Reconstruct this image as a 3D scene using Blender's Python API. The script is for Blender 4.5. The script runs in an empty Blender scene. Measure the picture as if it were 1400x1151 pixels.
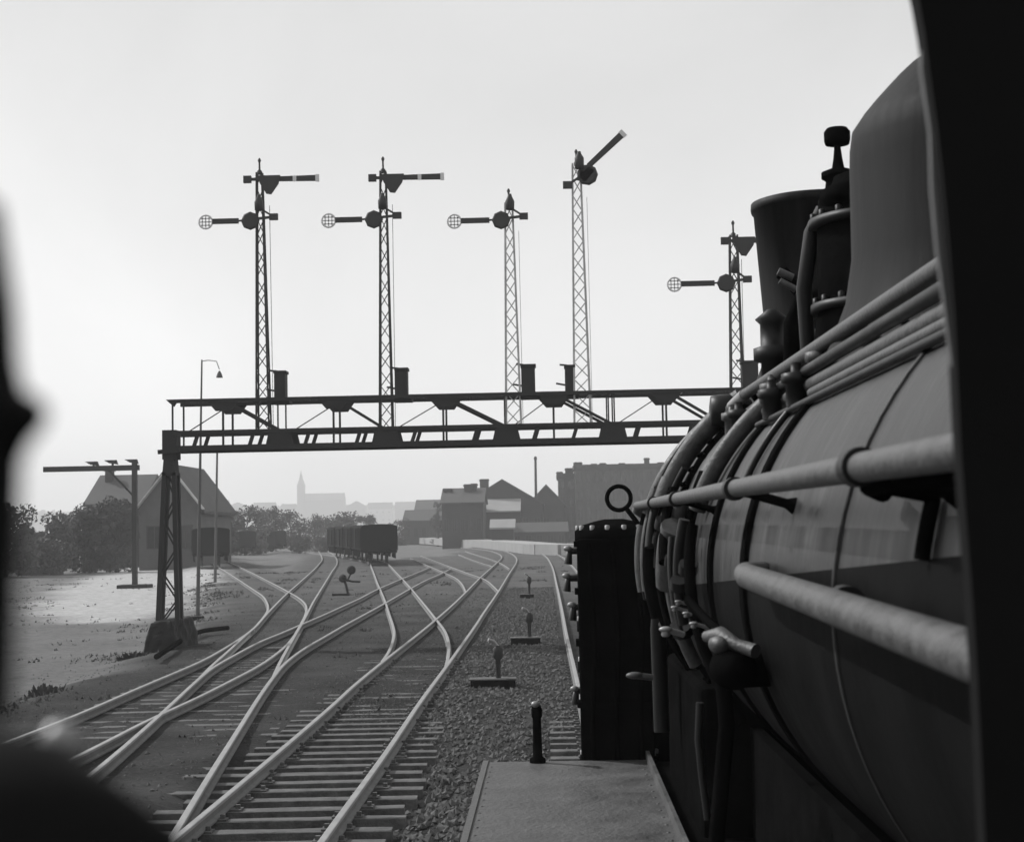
import bpy, math, random
import numpy as np
from mathutils import Vector, Matrix, noise as mnoise
R = math.radians
random.seed(7)
C = bpy.context.scene
COL = C.collection

# ------------------------------------------------------------------ camera
CAMZ = 2.97                      # driver's eye above the rail head
F = 2100.0                       # focal length in pixels of a 1400 px wide frame
VPX, VPY = 752.0, 719.0          # where the locomotive's own direction (+Y) vanishes
ROLL = R(1.2)
yc = Vector((VPX-700, -(VPY-575.5), F)).normalized()
zc = Vector((-math.sin(ROLL), math.cos(ROLL), 0)); zc = (zc - yc*zc.dot(yc)).normalized()
xc = Vector((1, 0, 0)); xc = (xc - yc*xc.dot(yc)); xc = (xc - zc*xc.dot(zc)).normalized()
cr = Vector((xc[0], yc[0], zc[0])); cu = Vector((xc[1], yc[1], zc[1])); cf = Vector((xc[2], yc[2], zc[2]))
CAM = Vector((0, 0, CAMZ))
cam_d = bpy.data.cameras.new('camera'); cam = bpy.data.objects.new('camera', cam_d); COL.objects.link(cam)
m = Matrix.Identity(4)
for i in range(3):
    m[i][0] = cr[i]; m[i][1] = cu[i]; m[i][2] = -cf[i]; m[i][3] = CAM[i]
cam.matrix_world = m
cam_d.sensor_width = 36; cam_d.lens = F/1400*36
cam_d.clip_start = 0.05; cam_d.clip_end = 6000
cam_d.dof.use_dof = True; cam_d.dof.focus_distance = 13.0; cam_d.dof.aperture_fstop = 10.0
C.camera = cam

# ------------------------------------------------------------------ light
SUN_EL, SUN_AZ = 40.0, -60.0      # sun ahead and to the left
w = bpy.data.worlds.new("World"); C.world = w; w.use_nodes = True
nt = w.node_tree; nt.nodes.clear()
sky = nt.nodes.new('ShaderNodeTexSky'); sky.sky_type = 'NISHITA'; sky.sun_disc = False
sky.sun_elevation = R(SUN_EL); sky.sun_rotation = R(SUN_AZ % 360); sky.dust_density = 1.5; sky.air_density = 1.0
bw = nt.nodes.new('ShaderNodeRGBToBW')          # the photograph is black and white
bg = nt.nodes.new('ShaderNodeBackground'); bg.inputs['Strength'].default_value = 0.15
out = nt.nodes.new('ShaderNodeOutputWorld')
nt.links.new(sky.outputs[0], bw.inputs[0]); tcw = nt.nodes.new('ShaderNodeTexCoord'); cn = nt.nodes.new('ShaderNodeTexNoise'); cn.inputs['Scale'].default_value = 3.2; cn.inputs['Detail'].default_value = 5; cn.inputs['Distortion'].default_value = .6
cm = nt.nodes.new('ShaderNodeMapRange'); cm.inputs[1].default_value = .3; cm.inputs[2].default_value = .7; cm.inputs[3].default_value = .90; cm.inputs[4].default_value = 1.08   # thin high cloud
mu = nt.nodes.new('ShaderNodeMath'); mu.operation = 'MULTIPLY'
nt.links.new(tcw.outputs['Generated'], cn.inputs['Vector']); nt.links.new(cn.outputs['Fac'], cm.inputs[0])
sx_ = nt.nodes.new('ShaderNodeSeparateXYZ'); nt.links.new(tcw.outputs['Generated'], sx_.inputs[0])
vl = nt.nodes.new('ShaderNodeMapRange'); vl.inputs[1].default_value = .05; vl.inputs[2].default_value = .40; vl.inputs[3].default_value = 5.5; vl.inputs[4].default_value = 4.0   # veil of high cloud, brighter low down
nt.links.new(sx_.outputs[2], vl.inputs[0])
mv = nt.nodes.new('ShaderNodeMix'); mv.data_type = 'FLOAT'; mv.inputs[0].default_value = .68
nt.links.new(bw.outputs[0], mv.inputs[2]); nt.links.new(vl.outputs[0], mv.inputs[3]); nt.links.new(mv.outputs[0], mu.inputs[0]); nt.links.new(cm.outputs[0], mu.inputs[1]); nt.links.new(mu.outputs[0], bg.inputs[0]); nt.links.new(bg.outputs[0], out.inputs[0])
sd = bpy.data.lights.new('sun', 'SUN'); sd.energy = 3.0; sd.angle = R(0.6); sd.color = (1, 1, 1)
sun = bpy.data.objects.new('sun', sd); COL.objects.link(sun)
sdir = Vector((math.sin(R(SUN_AZ))*math.cos(R(SUN_EL)), math.cos(R(SUN_AZ))*math.cos(R(SUN_EL)), math.sin(R(SUN_EL))))
sun.rotation_euler = sdir.to_track_quat('Z', 'Y').to_euler(); sun.location = sdir*50
C.view_settings.view_transform = 'Standard'; C.view_settings.look = 'None'
C.view_settings.exposure = 0.30; C.view_settings.gamma = 1.0
C.cycles.max_bounces = 6; C.cycles.volume_bounces = 4

# ------------------------------------------------------------------ helpers
def ray(px, py): return (cr*(px-700) + cu*(575.5-py) + cf*F)
def G(px, py, z=0.0):                       # point of a level plane seen at a pixel of the photograph
    d = ray(px, py); t = (z-CAMZ)/d.z; return CAM + d*t
def W(px, py, Y):                           # point at a distance ahead
    d = ray(px, py); return CAM + d*(Y/d.y)

def mat(name, v, rough=0.8, metal=0.0, var=0.25, scale=8.0, bump=0.0, bscale=40.0, spec=0.5, streak=False):
    m = bpy.data.materials.new(name); m.use_nodes = True
    n = m.node_tree; b = n.nodes['Principled BSDF']
    b.inputs['Roughness'].default_value = rough; b.inputs['Metallic'].default_value = metal
    b.inputs['Specular IOR Level'].default_value = spec
    tc = n.nodes.new('ShaderNodeTexCoord'); no = n.nodes.new('ShaderNodeTexNoise')
    no.inputs['Scale'].default_value = scale; no.inputs['Detail'].default_value = 6; no.inputs['Roughness'].default_value = 0.65
    src = tc.outputs['Object']
    if streak:
        mp = n.nodes.new('ShaderNodeMapping'); mp.inputs['Scale'].default_value = (1, 1, 0.12)
        n.links.new(src, mp.inputs[0]); src = mp.outputs[0]
    n.links.new(src, no.inputs['Vector'])
    rp = n.nodes.new('ShaderNodeValToRGB')
    lo, hi = v*(1-var), min(1, v*(1+var))
    rp.color_ramp.elements[0].position = 0.3; rp.color_ramp.elements[1].position = 0.7
    rp.color_ramp.elements[0].color = (lo, lo, lo, 1); rp.color_ramp.elements[1].color = (hi, hi, hi, 1)
    n.links.new(no.outputs['Fac'], rp.inputs[0]); n.links.new(rp.outputs[0], b.inputs['Base Color'])
    rm = n.nodes.new('ShaderNodeMapRange'); rm.inputs[1].default_value = .3; rm.inputs[2].default_value = .7; rm.inputs[3].default_value = max(.05, rough-.12); rm.inputs[4].default_value = min(1, rough+.15)
    n.links.new(no.outputs['Fac'], rm.inputs[0]); n.links.new(rm.outputs[0], b.inputs['Roughness'])
    if bump:
        n2 = n.nodes.new('ShaderNodeTexNoise'); n2.inputs['Scale'].default_value = bscale; n2.inputs['Detail'].default_value = 5
        n.links.new(src, n2.inputs['Vector'])
        bp = n.nodes.new('ShaderNodeBump'); bp.inputs['Strength'].default_value = bump; bp.inputs['Distance'].default_value = 0.03
        n.links.new(n2.outputs['Fac'], bp.inputs['Height']); n.links.new(bp.outputs[0], b.inputs['Normal'])
    return m

M = dict(
    rail=mat('rail_steel', 0.27, 0.6, 0.25, 0.2, 3),
    sleeper=mat('sleeper_wood', 0.080, 0.85, 0, 0.6, 5, 0.5, 30),
    stone=mat('ballast_stone', 0.075, 0.9, 0, 0.6, 3),
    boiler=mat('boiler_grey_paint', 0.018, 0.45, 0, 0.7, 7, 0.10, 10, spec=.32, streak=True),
    black=mat('sooty_black_iron', 0.006, 0.75, 0, 0.4, 6, 0.2, 30, spec=0),
    smoke=mat('smokebox_black', 0.009, 0.5, 0, 0.5, 5, 0.04, 12, spec=.3),
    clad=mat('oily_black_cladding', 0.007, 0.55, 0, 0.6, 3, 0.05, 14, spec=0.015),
    dome=mat('sooty_dome_paint', 0.013, 0.65, 0, 0.9, 8, 0.10, 18, spec=.14, streak=True),
    pipe=mat('painted_grey_pipe', 0.055, 0.5, 0, 0.55, 22, 0.15, 70),
    bright=mat('bright_metal', 0.25, 0.45, 0.3, 0.15, 8),
    plate=mat('footplate_sheet', 0.06, 0.6, 0, 0.55, 4, 0.3, 45),
    cab=mat('cab_black', 0.006, 0.9, 0, 0.3, 5, spec=0.1),
    cabrim=mat('cab_window_rim', 0.09, 0.6, 0, 0.2, 5),
    iron=mat('gantry_dark_iron', 0.018, 0.75, 0, 0.4, 2),
    mastd=mat('mast_dark_iron', 0.03, 0.75, 0, 0.3, 3),
    mastl=mat('mast_pale_paint', 0.42, 0.7, 0, 0.3, 3),
    arm=mat('signal_arm_paint', 0.025, 0.6, 0, 0.25, 3),
    armw=mat('signal_white_paint', 0.62, 0.6, 0, 0.1, 3),
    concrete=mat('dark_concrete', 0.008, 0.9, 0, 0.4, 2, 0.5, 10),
    wagon=mat('wagon_boards', 0.005, 0.9, 0, 0.35, 1.2, spec=.1, streak=True),
    wroof=mat('wagon_roof_felt', 0.006, 0.9, 0, 0.3, 1, spec=.1),
    tyre=mat('wheel_steel', 0.10, 0.5, 0.4, 0.2, 3),
    brickd=mat('sooty_brick', 0.035, 0.9, 0, 0.3, 0.5),
    brickm=mat('grey_brick', 0.07, 0.9, 0, 0.25, 0.4),
    render=mat('pale_render', 0.30, 0.9, 0, 0.2, 0.3),
    roofd=mat('dark_roof_tiles', 0.045, 0.8, 0, 0.3, 0.6),
    roofl=mat('pale_roof_sheet', 0.26, 0.6, 0, 0.15, 0.4),
    pane=mat('window_pane', 0.03, 0.1, 0, 0.3, 2),
    trim=mat('pale_trim', 0.45, 0.8, 0, 0.2, 1),
    leafd=mat('leaf_dark', 0.045, 0.8, 0, 0.5, 0.9),
    leafm=mat('leaf_mid', 0.075, 0.8, 0, 0.5, 0.9),
    grass=mat('dry_grass', 0.10, 0.9, 0, 0.4, 2, spec=.1),
    railside=mat('rusty_rail_side', 0.13, 0.8, 0, 0.35, 6),
    housew=mat('house_wall_plaster', 0.10, 0.9, 0, 0.25, 0.6),
    bark=mat('bark', 0.06, 0.9, 0, 0.3, 3),
    platf=mat('platform_pale_concrete', 0.28, 0.9, 0, 0.15, 0.4),
    pole=mat('weathered_pole', 0.10, 0.8, 0, 0.2, 1),
)

class MB:
    def __init__(s): s.v = []; s.f = []; s.sm = []
    def add(s, vs, fs, smooth=False):
        o = len(s.v); s.v += [tuple(p) for p in vs]
        for f in fs: s.f.append(tuple(i+o for i in f)); s.sm.append(smooth)
        return s
    def box(s, a, b, rot=None, c=None):
        x0, y0, z0 = a; x1, y1, z1 = b
        vs = [Vector(p) for p in ((x0,y0,z0),(x1,y0,z0),(x1,y1,z0),(x0,y1,z0),(x0,y0,z1),(x1,y0,z1),(x1,y1,z1),(x0,y1,z1))]
        if rot is not None:
            cc = Vector(c) if c is not None else sum(vs, Vector())/8
            vs = [rot @ (p-cc) + cc for p in vs]
        return s.add(vs, [(0,3,2,1),(4,5,6,7),(0,1,5,4),(1,2,6,5),(2,3,7,6),(3,0,4,7)])
    def cbox(s, c, sz): 
        return s.box([c[i]-sz[i]/2 for i in range(3)], [c[i]+sz[i]/2 for i in range(3)])
    def bar(s, a, b, w_, h_=None, up=(0,0,1)):         # rectangular bar between two points
        a, b = Vector(a), Vector(b); h_ = h_ or w_
        d = (b-a).normalized(); upv = Vector(up)
        if abs(d.dot(upv)) > 0.98: upv = Vector((0,1,0))
        sx = d.cross(upv).normalized()*w_/2; sz = sx.cross(d).normalized()*h_/2
        vs = [p+q for p in (a, b) for q in (-sx-sz, sx-sz, sx+sz, -sx+sz)]
        return s.add(vs, [(0,1,2,3),(7,6,5,4),(0,4,5,1),(1,5,6,2),(2,6,7,3),(3,7,4,0)])
    def tube(s, pts, r, n=12, cap=True):
        pts = [Vector(p) for p in pts]; rr = r if isinstance(r, (list, tuple)) else [r]*len(pts)
        rings = []; prev = None
        for i, p in enumerate(pts):
            d = (pts[min(i+1, len(pts)-1)] - pts[max(i-1, 0)]).normalized()
            if prev is None:
                ref = Vector((0,0,1)) if abs(d.z) < 0.9 else Vector((1,0,0)); u = d.cross(ref).normalized()
            else: u = (prev - d*prev.dot(d)).normalized()
            prev = u; v = d.cross(u)
            rings.append([p + (u*math.cos(2*math.pi*k/n) + v*math.sin(2*math.pi*k/n))*rr[i] for k in range(n)])
        vs = [q for rg in rings for q in rg]; fs = []
        for i in range(len(pts)-1):
            for k in range(n):
                fs.append((i*n+k, i*n+(k+1)%n, (i+1)*n+(k+1)%n, (i+1)*n+k))
        s.add(vs, fs, True)
        if cap:
            s.add(rings[0], [tuple(range(n))[::-1]]); s.add(rings[-1], [tuple(range(n))])
        return s
    def lathe(s, c, prof, n=32, axis='z', cap=True):    # prof: (radius, height)
        c = Vector(c); vs = []; fs = []
        for (r, h) in prof:
            for k in range(n):
                a = 2*math.pi*k/n; x, y = r*math.cos(a), r*math.sin(a)
                vs.append(c + (Vector((x, y, h)) if axis == 'z' else Vector((x, h, -y)) if axis == 'y' else Vector((h, x, y))))
        for i in range(len(prof)-1):
            for k in range(n):
                fs.append((i*n+k, i*n+(k+1)%n, (i+1)*n+(k+1)%n, (i+1)*n+k))
        s.add(vs, fs, True)
        if cap:
            s.add(vs[:n], [tuple(range(n))[::-1]]); s.add(vs[-n:], [tuple(range(n))])
        return s
    def torus(s, c, R_, r, nrm=(0,1,0), n=28, k=10):
        nrm = Vector(nrm).normalized(); ref = Vector((0,0,1)) if abs(nrm.z) < .9 else Vector((1,0,0))
        u = nrm.cross(ref).normalized(); v = nrm.cross(u); c = Vector(c); vs = []; fs = []
        for i in range(n):
            a = 2*math.pi*i/n; d = u*math.cos(a)+v*math.sin(a)
            for j in range(k):
                b = 2*math.pi*j/k; vs.append(c + d*(R_+r*math.cos(b)) + nrm*r*math.sin(b))
        for i in range(n):
            for j in range(k): fs.append((i*k+j, i*k+(j+1)%k, ((i+1)%n)*k+(j+1)%k, ((i+1)%n)*k+j))
        return s.add(vs, fs, True)
    def prism(s, poly, thick, axis=(0,1,0)):             # poly: 3-D outline, extruded along axis
        d = Vector(axis)*thick; n = len(poly); vs = [Vector(p) for p in poly] + [Vector(p)+d for p in poly]
        fs = [tuple(range(n)), tuple(range(n, 2*n))[::-1]] + [(i, n+i, n+(i+1)%n, (i+1)%n) for i in range(n)]
        return s.add(vs, fs)
    def ball(s, c, r, n=14, k=9, sq=(1,1,1)):
        prof = []
        vs = []; fs = []; c = Vector(c)
        for i in range(k+1):
            t = math.pi*i/k
            for j in range(n):
                a = 2*math.pi*j/n
                vs.append(c + Vector((r*sq[0]*math.sin(t)*math.cos(a), r*sq[1]*math.sin(t)*math.sin(a), r*sq[2]*math.cos(t))))
        for i in range(k):
            for j in range(n): fs.append((i*n+j, (i+1)*n+j, (i+1)*n+(j+1)%n, i*n+(j+1)%n))
        return s.add(vs, fs, True)
    def build(s, name, material, parent=None, shift=True, bevel=0.0):
        off = Vector((0,0,0))
        if parent is not None and shift:
            p = parent
            while p is not None: off += p.location; p = p.parent
        me = bpy.data.meshes.new(name)
        me.from_pydata([Vector(v)-off for v in s.v], [], s.f); me.update()
        me.polygons.foreach_set('use_smooth', s.sm)
        me.materials.append(material)
        o = bpy.data.objects.new(name, me); COL.objects.link(o)
        if parent is not None: o.parent = parent
        if bevel:
            b = o.modifiers.new('bevel', 'BEVEL'); b.width = bevel; b.segments = 2; b.limit_method = 'ANGLE'; b.angle_limit = R(40)
        return o

def tag(o, label=None, cat=None, group=None, kind=None):
    if label: o['label'] = label
    if cat: o['category'] = cat
    if group: o['group'] = group
    if kind: o['kind'] = kind
    return o
def empty(name, loc, label, cat, group=None, rz=0):
    o = bpy.data.objects.new(name, None); COL.objects.link(o); o.location = loc; o.rotation_euler = (0,0,rz); o.empty_display_size = .2
    return tag(o, label, cat, group)
def children(o): return [c for c in bpy.data.objects if c.parent == o]
def copy_tree(o, parent=None):
    c = o.copy(); COL.objects.link(c)
    if parent is not None: c.parent = parent
    for ch in children(o): copy_tree(ch, c)
    return c

# ------------------------------------------------------------------ the tracks, as plan lines on the rail head plane
def spline(pts, step=0.7):
    P = [Vector((p[0], p[1], 0)) for p in pts]; out_ = []
    for i in range(len(P)-1):
        p0, p1, p2, p3 = P[max(i-1,0)], P[i], P[i+1], P[min(i+2,len(P)-1)]
        n = max(2, int((p2-p1).length/step))
        for k in range(n):
            t = k/n
            out_.append(0.5*((2*p1)+(p2-p0)*t+(2*p0-5*p1+4*p2-p3)*t*t+(3*p1-p0-3*p2+p3)*t**3))
    out_.append(P[-1])
    for _ in range(3):                                    # ease the little kinks
        out_ = [out_[0]] + [(out_[i-1]+out_[i]*2+out_[i+1])/4 for i in range(1, len(out_)-1)] + [out_[-1]]
    return out_
def gp(*pts): return spline([p if isinstance(p, Vector) else G(*p) for p in pts])
FM = (G(503,768)+G(527,768))/2
def FAR(s_, off):                                         # the siding of the middle wagons beyond the points
    a = R(11.5+.05*s_); return Vector((FM.x - s_*math.sin(R(11.5+.025*s_)) + off*math.cos(a), FM.y + s_*math.cos(R(11.5+.025*s_)) + off*math.sin(a), 0))

A_L = gp((170,1202),(237,1146),(278,1112),(330,1069),(386,1022),(456,962),(483,937),(527,901),(583,857),(617,828),(637,809),(658,788),(679,769),(686,761),(679,755.5),(663,751.5),(630,748))
A_R = gp((400,1205),(440,1148),(458,1123),(506,1058),(536,1016),(570,965),(591,936),(614,905),(649,856),(662,836),(682,807),(696,784),(706,768),(705,761),(696,755),(682,751.5),(645,747))
D_L = gp((-60,1040),(37,1002),(72,989),(124,968),(176,945),(252,913),(283,899),(322,876),(348,857),(367,836),(391,812),(416,790),(435,772),(440,761),(431,748),(424,743))
D_R = gp((20,1072),(119,1026),(159,1005),(194,987),(220,975),(260,957),(287,944),(322,926),(356,908),(384,888),(398,874),(409,858),(418,842),(429,821),(442,800),(453,782),(461,769),(458,760),(447,752),(436,744))
E_L = gp((348,857),(360,843),(366.5,832),(365,823),(359,814),(346,805),(320,788),(297,774),(280,765))
E_R = gp((400,872),(412,851),(418.5,836),(418,826),(409,817),(391,806.5),(365,793),(337,779),(315,769),(298,760.5))
C_L = gp((90,1085),(140,1044),(168,1021),(194,998),(220,975),(252,945),(273,926),(290,912),(313,899),(335,887),(356,876),(384,865),(407,855),(440,841),(471,827),(495,816),(514,806),(549,791),(574,781),(588,775))
C_R = gp((200,1196),(233,1147),(254,1112),(278,1072),(304,1031),(328,993),(356,949),(374,924),(386,909),(400,897),(417,885),(445,869),(471,854),(497,840),(521,827),(542,815),(556,807),(582,793),(605,783),(616,777))
K1 = gp((374,924),(383,904),(395,882),(409,858))         # closure rail between crossing and D
K2 = gp((273,926),(287,911),(297,902),(311,890),(335,868),(348,857))
G_L = gp((522,903),(529,894),(535,882),(539,866),(537.5,855),(532,838),(525,817),(516,796),(508,775), *[FAR(s_, -.75) for s_ in (0,15,30,50,75,105)])
G_R = gp((609,912),(613,895),(613.5,878),(608,861),(596,845),(575,819),(557,798),(540,780),(532,771.5), *[FAR(s_, .75) for s_ in (0,15,30,50,75,105)])
H_L = gp((637,809),(632,798),(623,789.5),(606,781.5),(588,774),(574,768),(561,762.5))
H_R = gp((682,808),(674,800),(662,791),(637,782),(615,774),(588,764),(575,759.5))
I_L = gp((675,774),(660,769.5),(645,764.5),(627,757.5))
I_R = gp((697,777),(684,769),(668,763),(650,757.5),(636,753))
J_L = gp((830,1125),(796,962),(785,912),(774,864),(768,831),(761,798),(755,774),(747,761),(736,755),(716,750.5),(690,747.5))
def offset(line, d):
    o_ = []
    for i, p in enumerate(line):
        t = (line[min(i+1,len(line)-1)]-line[max(i-1,0)]).normalized(); o_.append(p + Vector((t.y, -t.x, 0))*d)
    return o_
J_L = [Vector((0.66, -8, 0)), Vector((0.60, 4, 0))] + J_L
J_L = spline(J_L, 0.9)
J_R = offset(J_L, 1.50)
ALLR = dict(A_L=A_L, A_R=A_R, D_L=D_L, D_R=D_R, E_L=E_L, E_R=E_R, C_L=C_L, C_R=C_R, G_L=G_L, G_R=G_R, H_L=H_L, H_R=H_R, I_L=I_L, I_R=I_R, J_L=J_L, J_R=J_R)
railpts = np.array([(p.x, p.y) for l in ALLR.values() for p in l])
axis_A = np.array([((a.x+b.x)/2, (a.y+b.y)/2) for a, b in zip(A_L[::1], [min(A_R, key=lambda q: (q-p).length) for p in A_L])])
axis_J = np.array([((a.x+b.x)/2, (a.y+b.y)/2) for a, b in zip(J_L, J_R)])

def xat(axis, y): return float(np.interp(y, axis[:,1], axis[:,0]))
def smooth(a, b, x): t = min(1, max(0, (x-a)/(b-a))); return t*t*(3-2*t)
def nz(x, y, s, seed=0): return mnoise.noise(Vector((x*s, y*s, seed)))

# ------------------------------------------------------------------ ground
def axisvals(segs):
    o_ = []
    for a, b, st in segs:
        n = max(1, int(round((b-a)/st))); o_ += [a+(b-a)*i/n for i in range(n)]
    return o_ + [segs[-1][1]]
XS = axisvals([(-1900,-300,100),(-300,-100,20),(-100,-45,2.5),(-45,-14,.8),(-14,3,.35),(3,10,1),(10,60,5),(60,300,30),(300,1900,100)])
YS = axisvals([(-150,-10,20),(-10,8,2),(8,46,.35),(46,70,.6),(70,190,1.2),(190,320,5),(320,600,20),(600,2700,150)])
SAND = [(70,838),(105,800),(150,783),(200,766),(262,768),(292,776),(284,800),(258,806),(235,822),(215,838),(160,848),(100,850)]
sandp = [G(px, py, -.45) for px, py in SAND]
def inpoly(x, y, P):
    c = False; n = len(P)
    for i in range(n):
        a, b = P[i], P[i-1]
        if (a.y > y) != (b.y > y) and x < (b.x-a.x)*(y-a.y)/(b.y-a.y)+a.x: c = not c
    return c
def polydist(x, y, P):
    d = 1e9; p = Vector((x, y))
    for i in range(len(P)):
        a, b = Vector(P[i][:2]), Vector(P[i-1][:2]); t = max(0, min(1, (p-a).dot(b-a)/(b-a).length_squared)); d = min(d, (p-a-(b-a)*t).length)
    return d
def gz(x, y, dist=None):
    if dist is None: dist = float(np.sqrt(((railpts-(x, y))**2).sum(1)).min())
    z = -.17
    for ax, ye in ((axis_A, 37), (axis_J, 36)):
        if y < ye+4:
            dx = abs(x-xat(ax, y)); z += .018*(1-smooth(1.45, 2.1, dx))*smooth(17, 28, y) - .14*(1-smooth(1.25, 1.75, dx))*(1-smooth(18.5, 28, y))
    if y < 24: z += .022*(1-smooth(20, 25, y))*smooth(-6.2, -5.4, x)*(1-smooth(-4.2, -3.6, x))
    if x < -3: z -= .31*smooth(1.6, 3.6, dist)
    else: z -= .06*smooth(1.5, 3, dist)
    z += .035*nz(x, y, .9)*smooth(.8, 2, dist) + .02*nz(x, y, 3.1, 5)
    return z
vs = []; bed = []; sand = []; oil = []
XA, YA = np.meshgrid(np.array(XS), np.array(YS)); pts = np.stack([XA.ravel(), YA.ravel()], 1)
dists = np.empty(len(pts))
for i in range(0, len(pts), 2000):
    ch = pts[i:i+2000]; dists[i:i+2000] = np.sqrt(((ch[:,None,:]-railpts[None])**2).sum(2)).min(1)
sx0, sx1 = min(p.x for p in sandp)-6, max(p.x for p in sandp)+6; sy0, sy1 = min(p.y for p in sandp)-6, max(p.y for p in sandp)+6
for (x, y), d in zip(pts, dists):
    vs.append((x, y, gz(x, y, d)))
    bed.append((1-smooth(1.2, 3.4, d + 1.2*nz(x, y, .35)))*(1-.5*smooth(38, 85, y)+.25*nz(x, y, .5, 6)))
    oil.append((1-smooth(.9, 1.5, abs(x-xat(axis_A, y))+.25*nz(x, y, 1.2, 8)))*(1-smooth(24, 40, y)) if y < 60 else 0)  # darker bed along the main track, fading out ahead
    s_ = 0
    if sx0 < x < sx1 and sy0 < y < sy1:
        q = polydist(x, y, sandp)*(1 if inpoly(x, y, sandp) else -1) + 1.2*nz(x, y, .22, 3) + .7*nz(x, y, .7, 4) + 1.0; s_ = smooth(-1.2, 1.6, q)
    sand.append(s_)
nx = len(XS); fs = [(j*nx+i, j*nx+i+1, (j+1)*nx+i+1, (j+1)*nx+i) for j in range(len(YS)-1) for i in range(nx-1)]
gm = bpy.data.materials.new('ground_soil'); gm.use_nodes = True
n = gm.node_tree; b = n.nodes['Principled BSDF']; b.inputs['Roughness'].default_value = .95; b.inputs['Specular IOR Level'].default_value = .15
tc = n.nodes.new('ShaderNodeTexCoord')
def ramp(fac, a, b_, p0=.35, p1=.68):
    r_ = n.nodes.new('ShaderNodeValToRGB'); r_.color_ramp.elements[0].color = (a,a,a,1); r_.color_ramp.elements[1].color = (b_,b_,b_,1)
    r_.color_ramp.elements[0].position = p0; r_.color_ramp.elements[1].position = p1; n.links.new(fac, r_.inputs[0]); return r_.outputs[0]
def noi(sc, det=6, ro=.7):
    q = n.nodes.new('ShaderNodeTexNoise'); q.inputs['Scale'].default_value = sc; q.inputs['Detail'].default_value = det; q.inputs['Roughness'].default_value = ro
    n.links.new(tc.outputs['Object'], q.inputs['Vector']); return q.outputs['Fac']
def mix(fac, a, b_, mode='MIX'):
    q = n.nodes.new('ShaderNodeMix'); q.data_type = 'RGBA'; q.blend_type = mode
    if isinstance(fac, float): q.inputs[0].default_value = fac
    else: n.links.new(fac, q.inputs[0])
    n.links.new(a, q.inputs[6]); n.links.new(b_, q.inputs[7]); return q.outputs[2]
def attr(nm):
    q = n.nodes.new('ShaderNodeAttribute'); q.attribute_name = nm; return q.outputs['Fac']
bedc = mix(.5, ramp(noi(11), .006, .058), ramp(noi(.6), .008, .052))
earth = mix(.5, ramp(noi(.25), .10, .19), ramp(noi(5, 8), .07, .21))
sandc = ramp(noi(2.5, 9), .30, .52)
bedc = mix(attr('oil'), bedc, ramp(noi(6), .006, .025)); c1 = mix(attr('bed'), earth, bedc); c2 = mix(attr('sand'), c1, sandc); n.links.new(c2, b.inputs['Base Color'])
bp = n.nodes.new('ShaderNodeBump'); bp.inputs['Strength'].default_value = 1.0; bp.inputs['Distance'].default_value = .06
n.links.new(noi(14, 8), bp.inputs['Height']); n.links.new(bp.outputs[0], b.inputs['Normal'])
gmb = MB(); gmb.v = vs; gmb.f = fs; gmb.sm = [True]*len(fs)
go = gmb.build('ground', gm); tag(go, 'dark cinder and ballast railway ground with paler earth beside it', kind='structure')
for nm, arr in (('bed', bed), ('sand', sand), ('oil', oil)):
    a_ = go.data.attributes.new(nm, 'FLOAT', 'POINT'); a_.data.foreach_set('value', np.array(arr, dtype=np.float32))

# loose stones: one object, nobody could count them
sb = MB(); rs = random.Random(3)
for i in range(26000):
    y = 9+ (rs.random()**1.5)*70
    zone = rs.random()
    xa, xj = xat(axis_A, y), xat(axis_J, y)
    if zone < .52: x = rs.uniform(xa+.95, xj-.95)
    elif zone < .84: x = xa - 1.0 - 9*rs.random()**1.5
    else: x = xa + rs.uniform(-.55, .55) 
    q = gz(x, y)-(.005 if zone < .52 else .010)
    r_ = rs.uniform(.02, .06)*(1.1 if zone < .52 else .6)
    ps = [Vector((sgn*(axn == 0), sgn*(axn == 1), sgn*(axn == 2)))*r_*rs.uniform(.6, 1.2) for axn in range(3) for sgn in (-1, 1)]
    ro = Matrix.Rotation(rs.uniform(0, 6.28), 3, 'Z') @ Matrix.Rotation(rs.uniform(0, 1.5), 3, 'X')
    ps = [ro @ p + Vector((x, y, q+r_*.25)) for p in ps]
    sb.add(ps, [(0,2,5),(2,1,5),(1,3,5),(3,0,5),(2,0,4),(1,2,4),(3,1,4),(0,3,4)])
tag(sb.build('ballast', M['stone']), 'loose grey ballast stones between the tracks', kind='stuff')

# ------------------------------------------------------------------ railway tracks
def rail_mb(line):
    prof = [(-.068,-.145),(.068,-.145),(.068,-.125),(.022,-.105),(.018,-.045),(.038,-.035),(.038,-.006),(.030,0),(-.030,0),(-.038,-.006),(-.038,-.035),(-.018,-.045),(-.022,-.105),(-.068,-.125)]
    mb = MB(); k = len(prof); vs_ = []; fs_ = []
    for i, p in enumerate(line):
        t = (line[min(i+1,len(line)-1)]-line[max(i-1,0)]).normalized(); s_ = Vector((t.y, -t.x, 0))
        vs_ += [p + s_*a + Vector((0,0,h)) for a, h in prof]
    for i in range(len(line)-1):
        for j in range(k): fs_.append((i*k+j, i*k+(j+1)%k, (i+1)*k+(j+1)%k, (i+1)*k+j))
    mb.add(vs_, fs_, False); mb.add(vs_[:k], [tuple(range(k))]); mb.add(vs_[-k:], [tuple(range(k))[::-1]])
    return mb
def lower(line, d): return [p - Vector((0,0,d)) for p in line]      # crossing rails sit a hair lower, so no two faces share a plane
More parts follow.
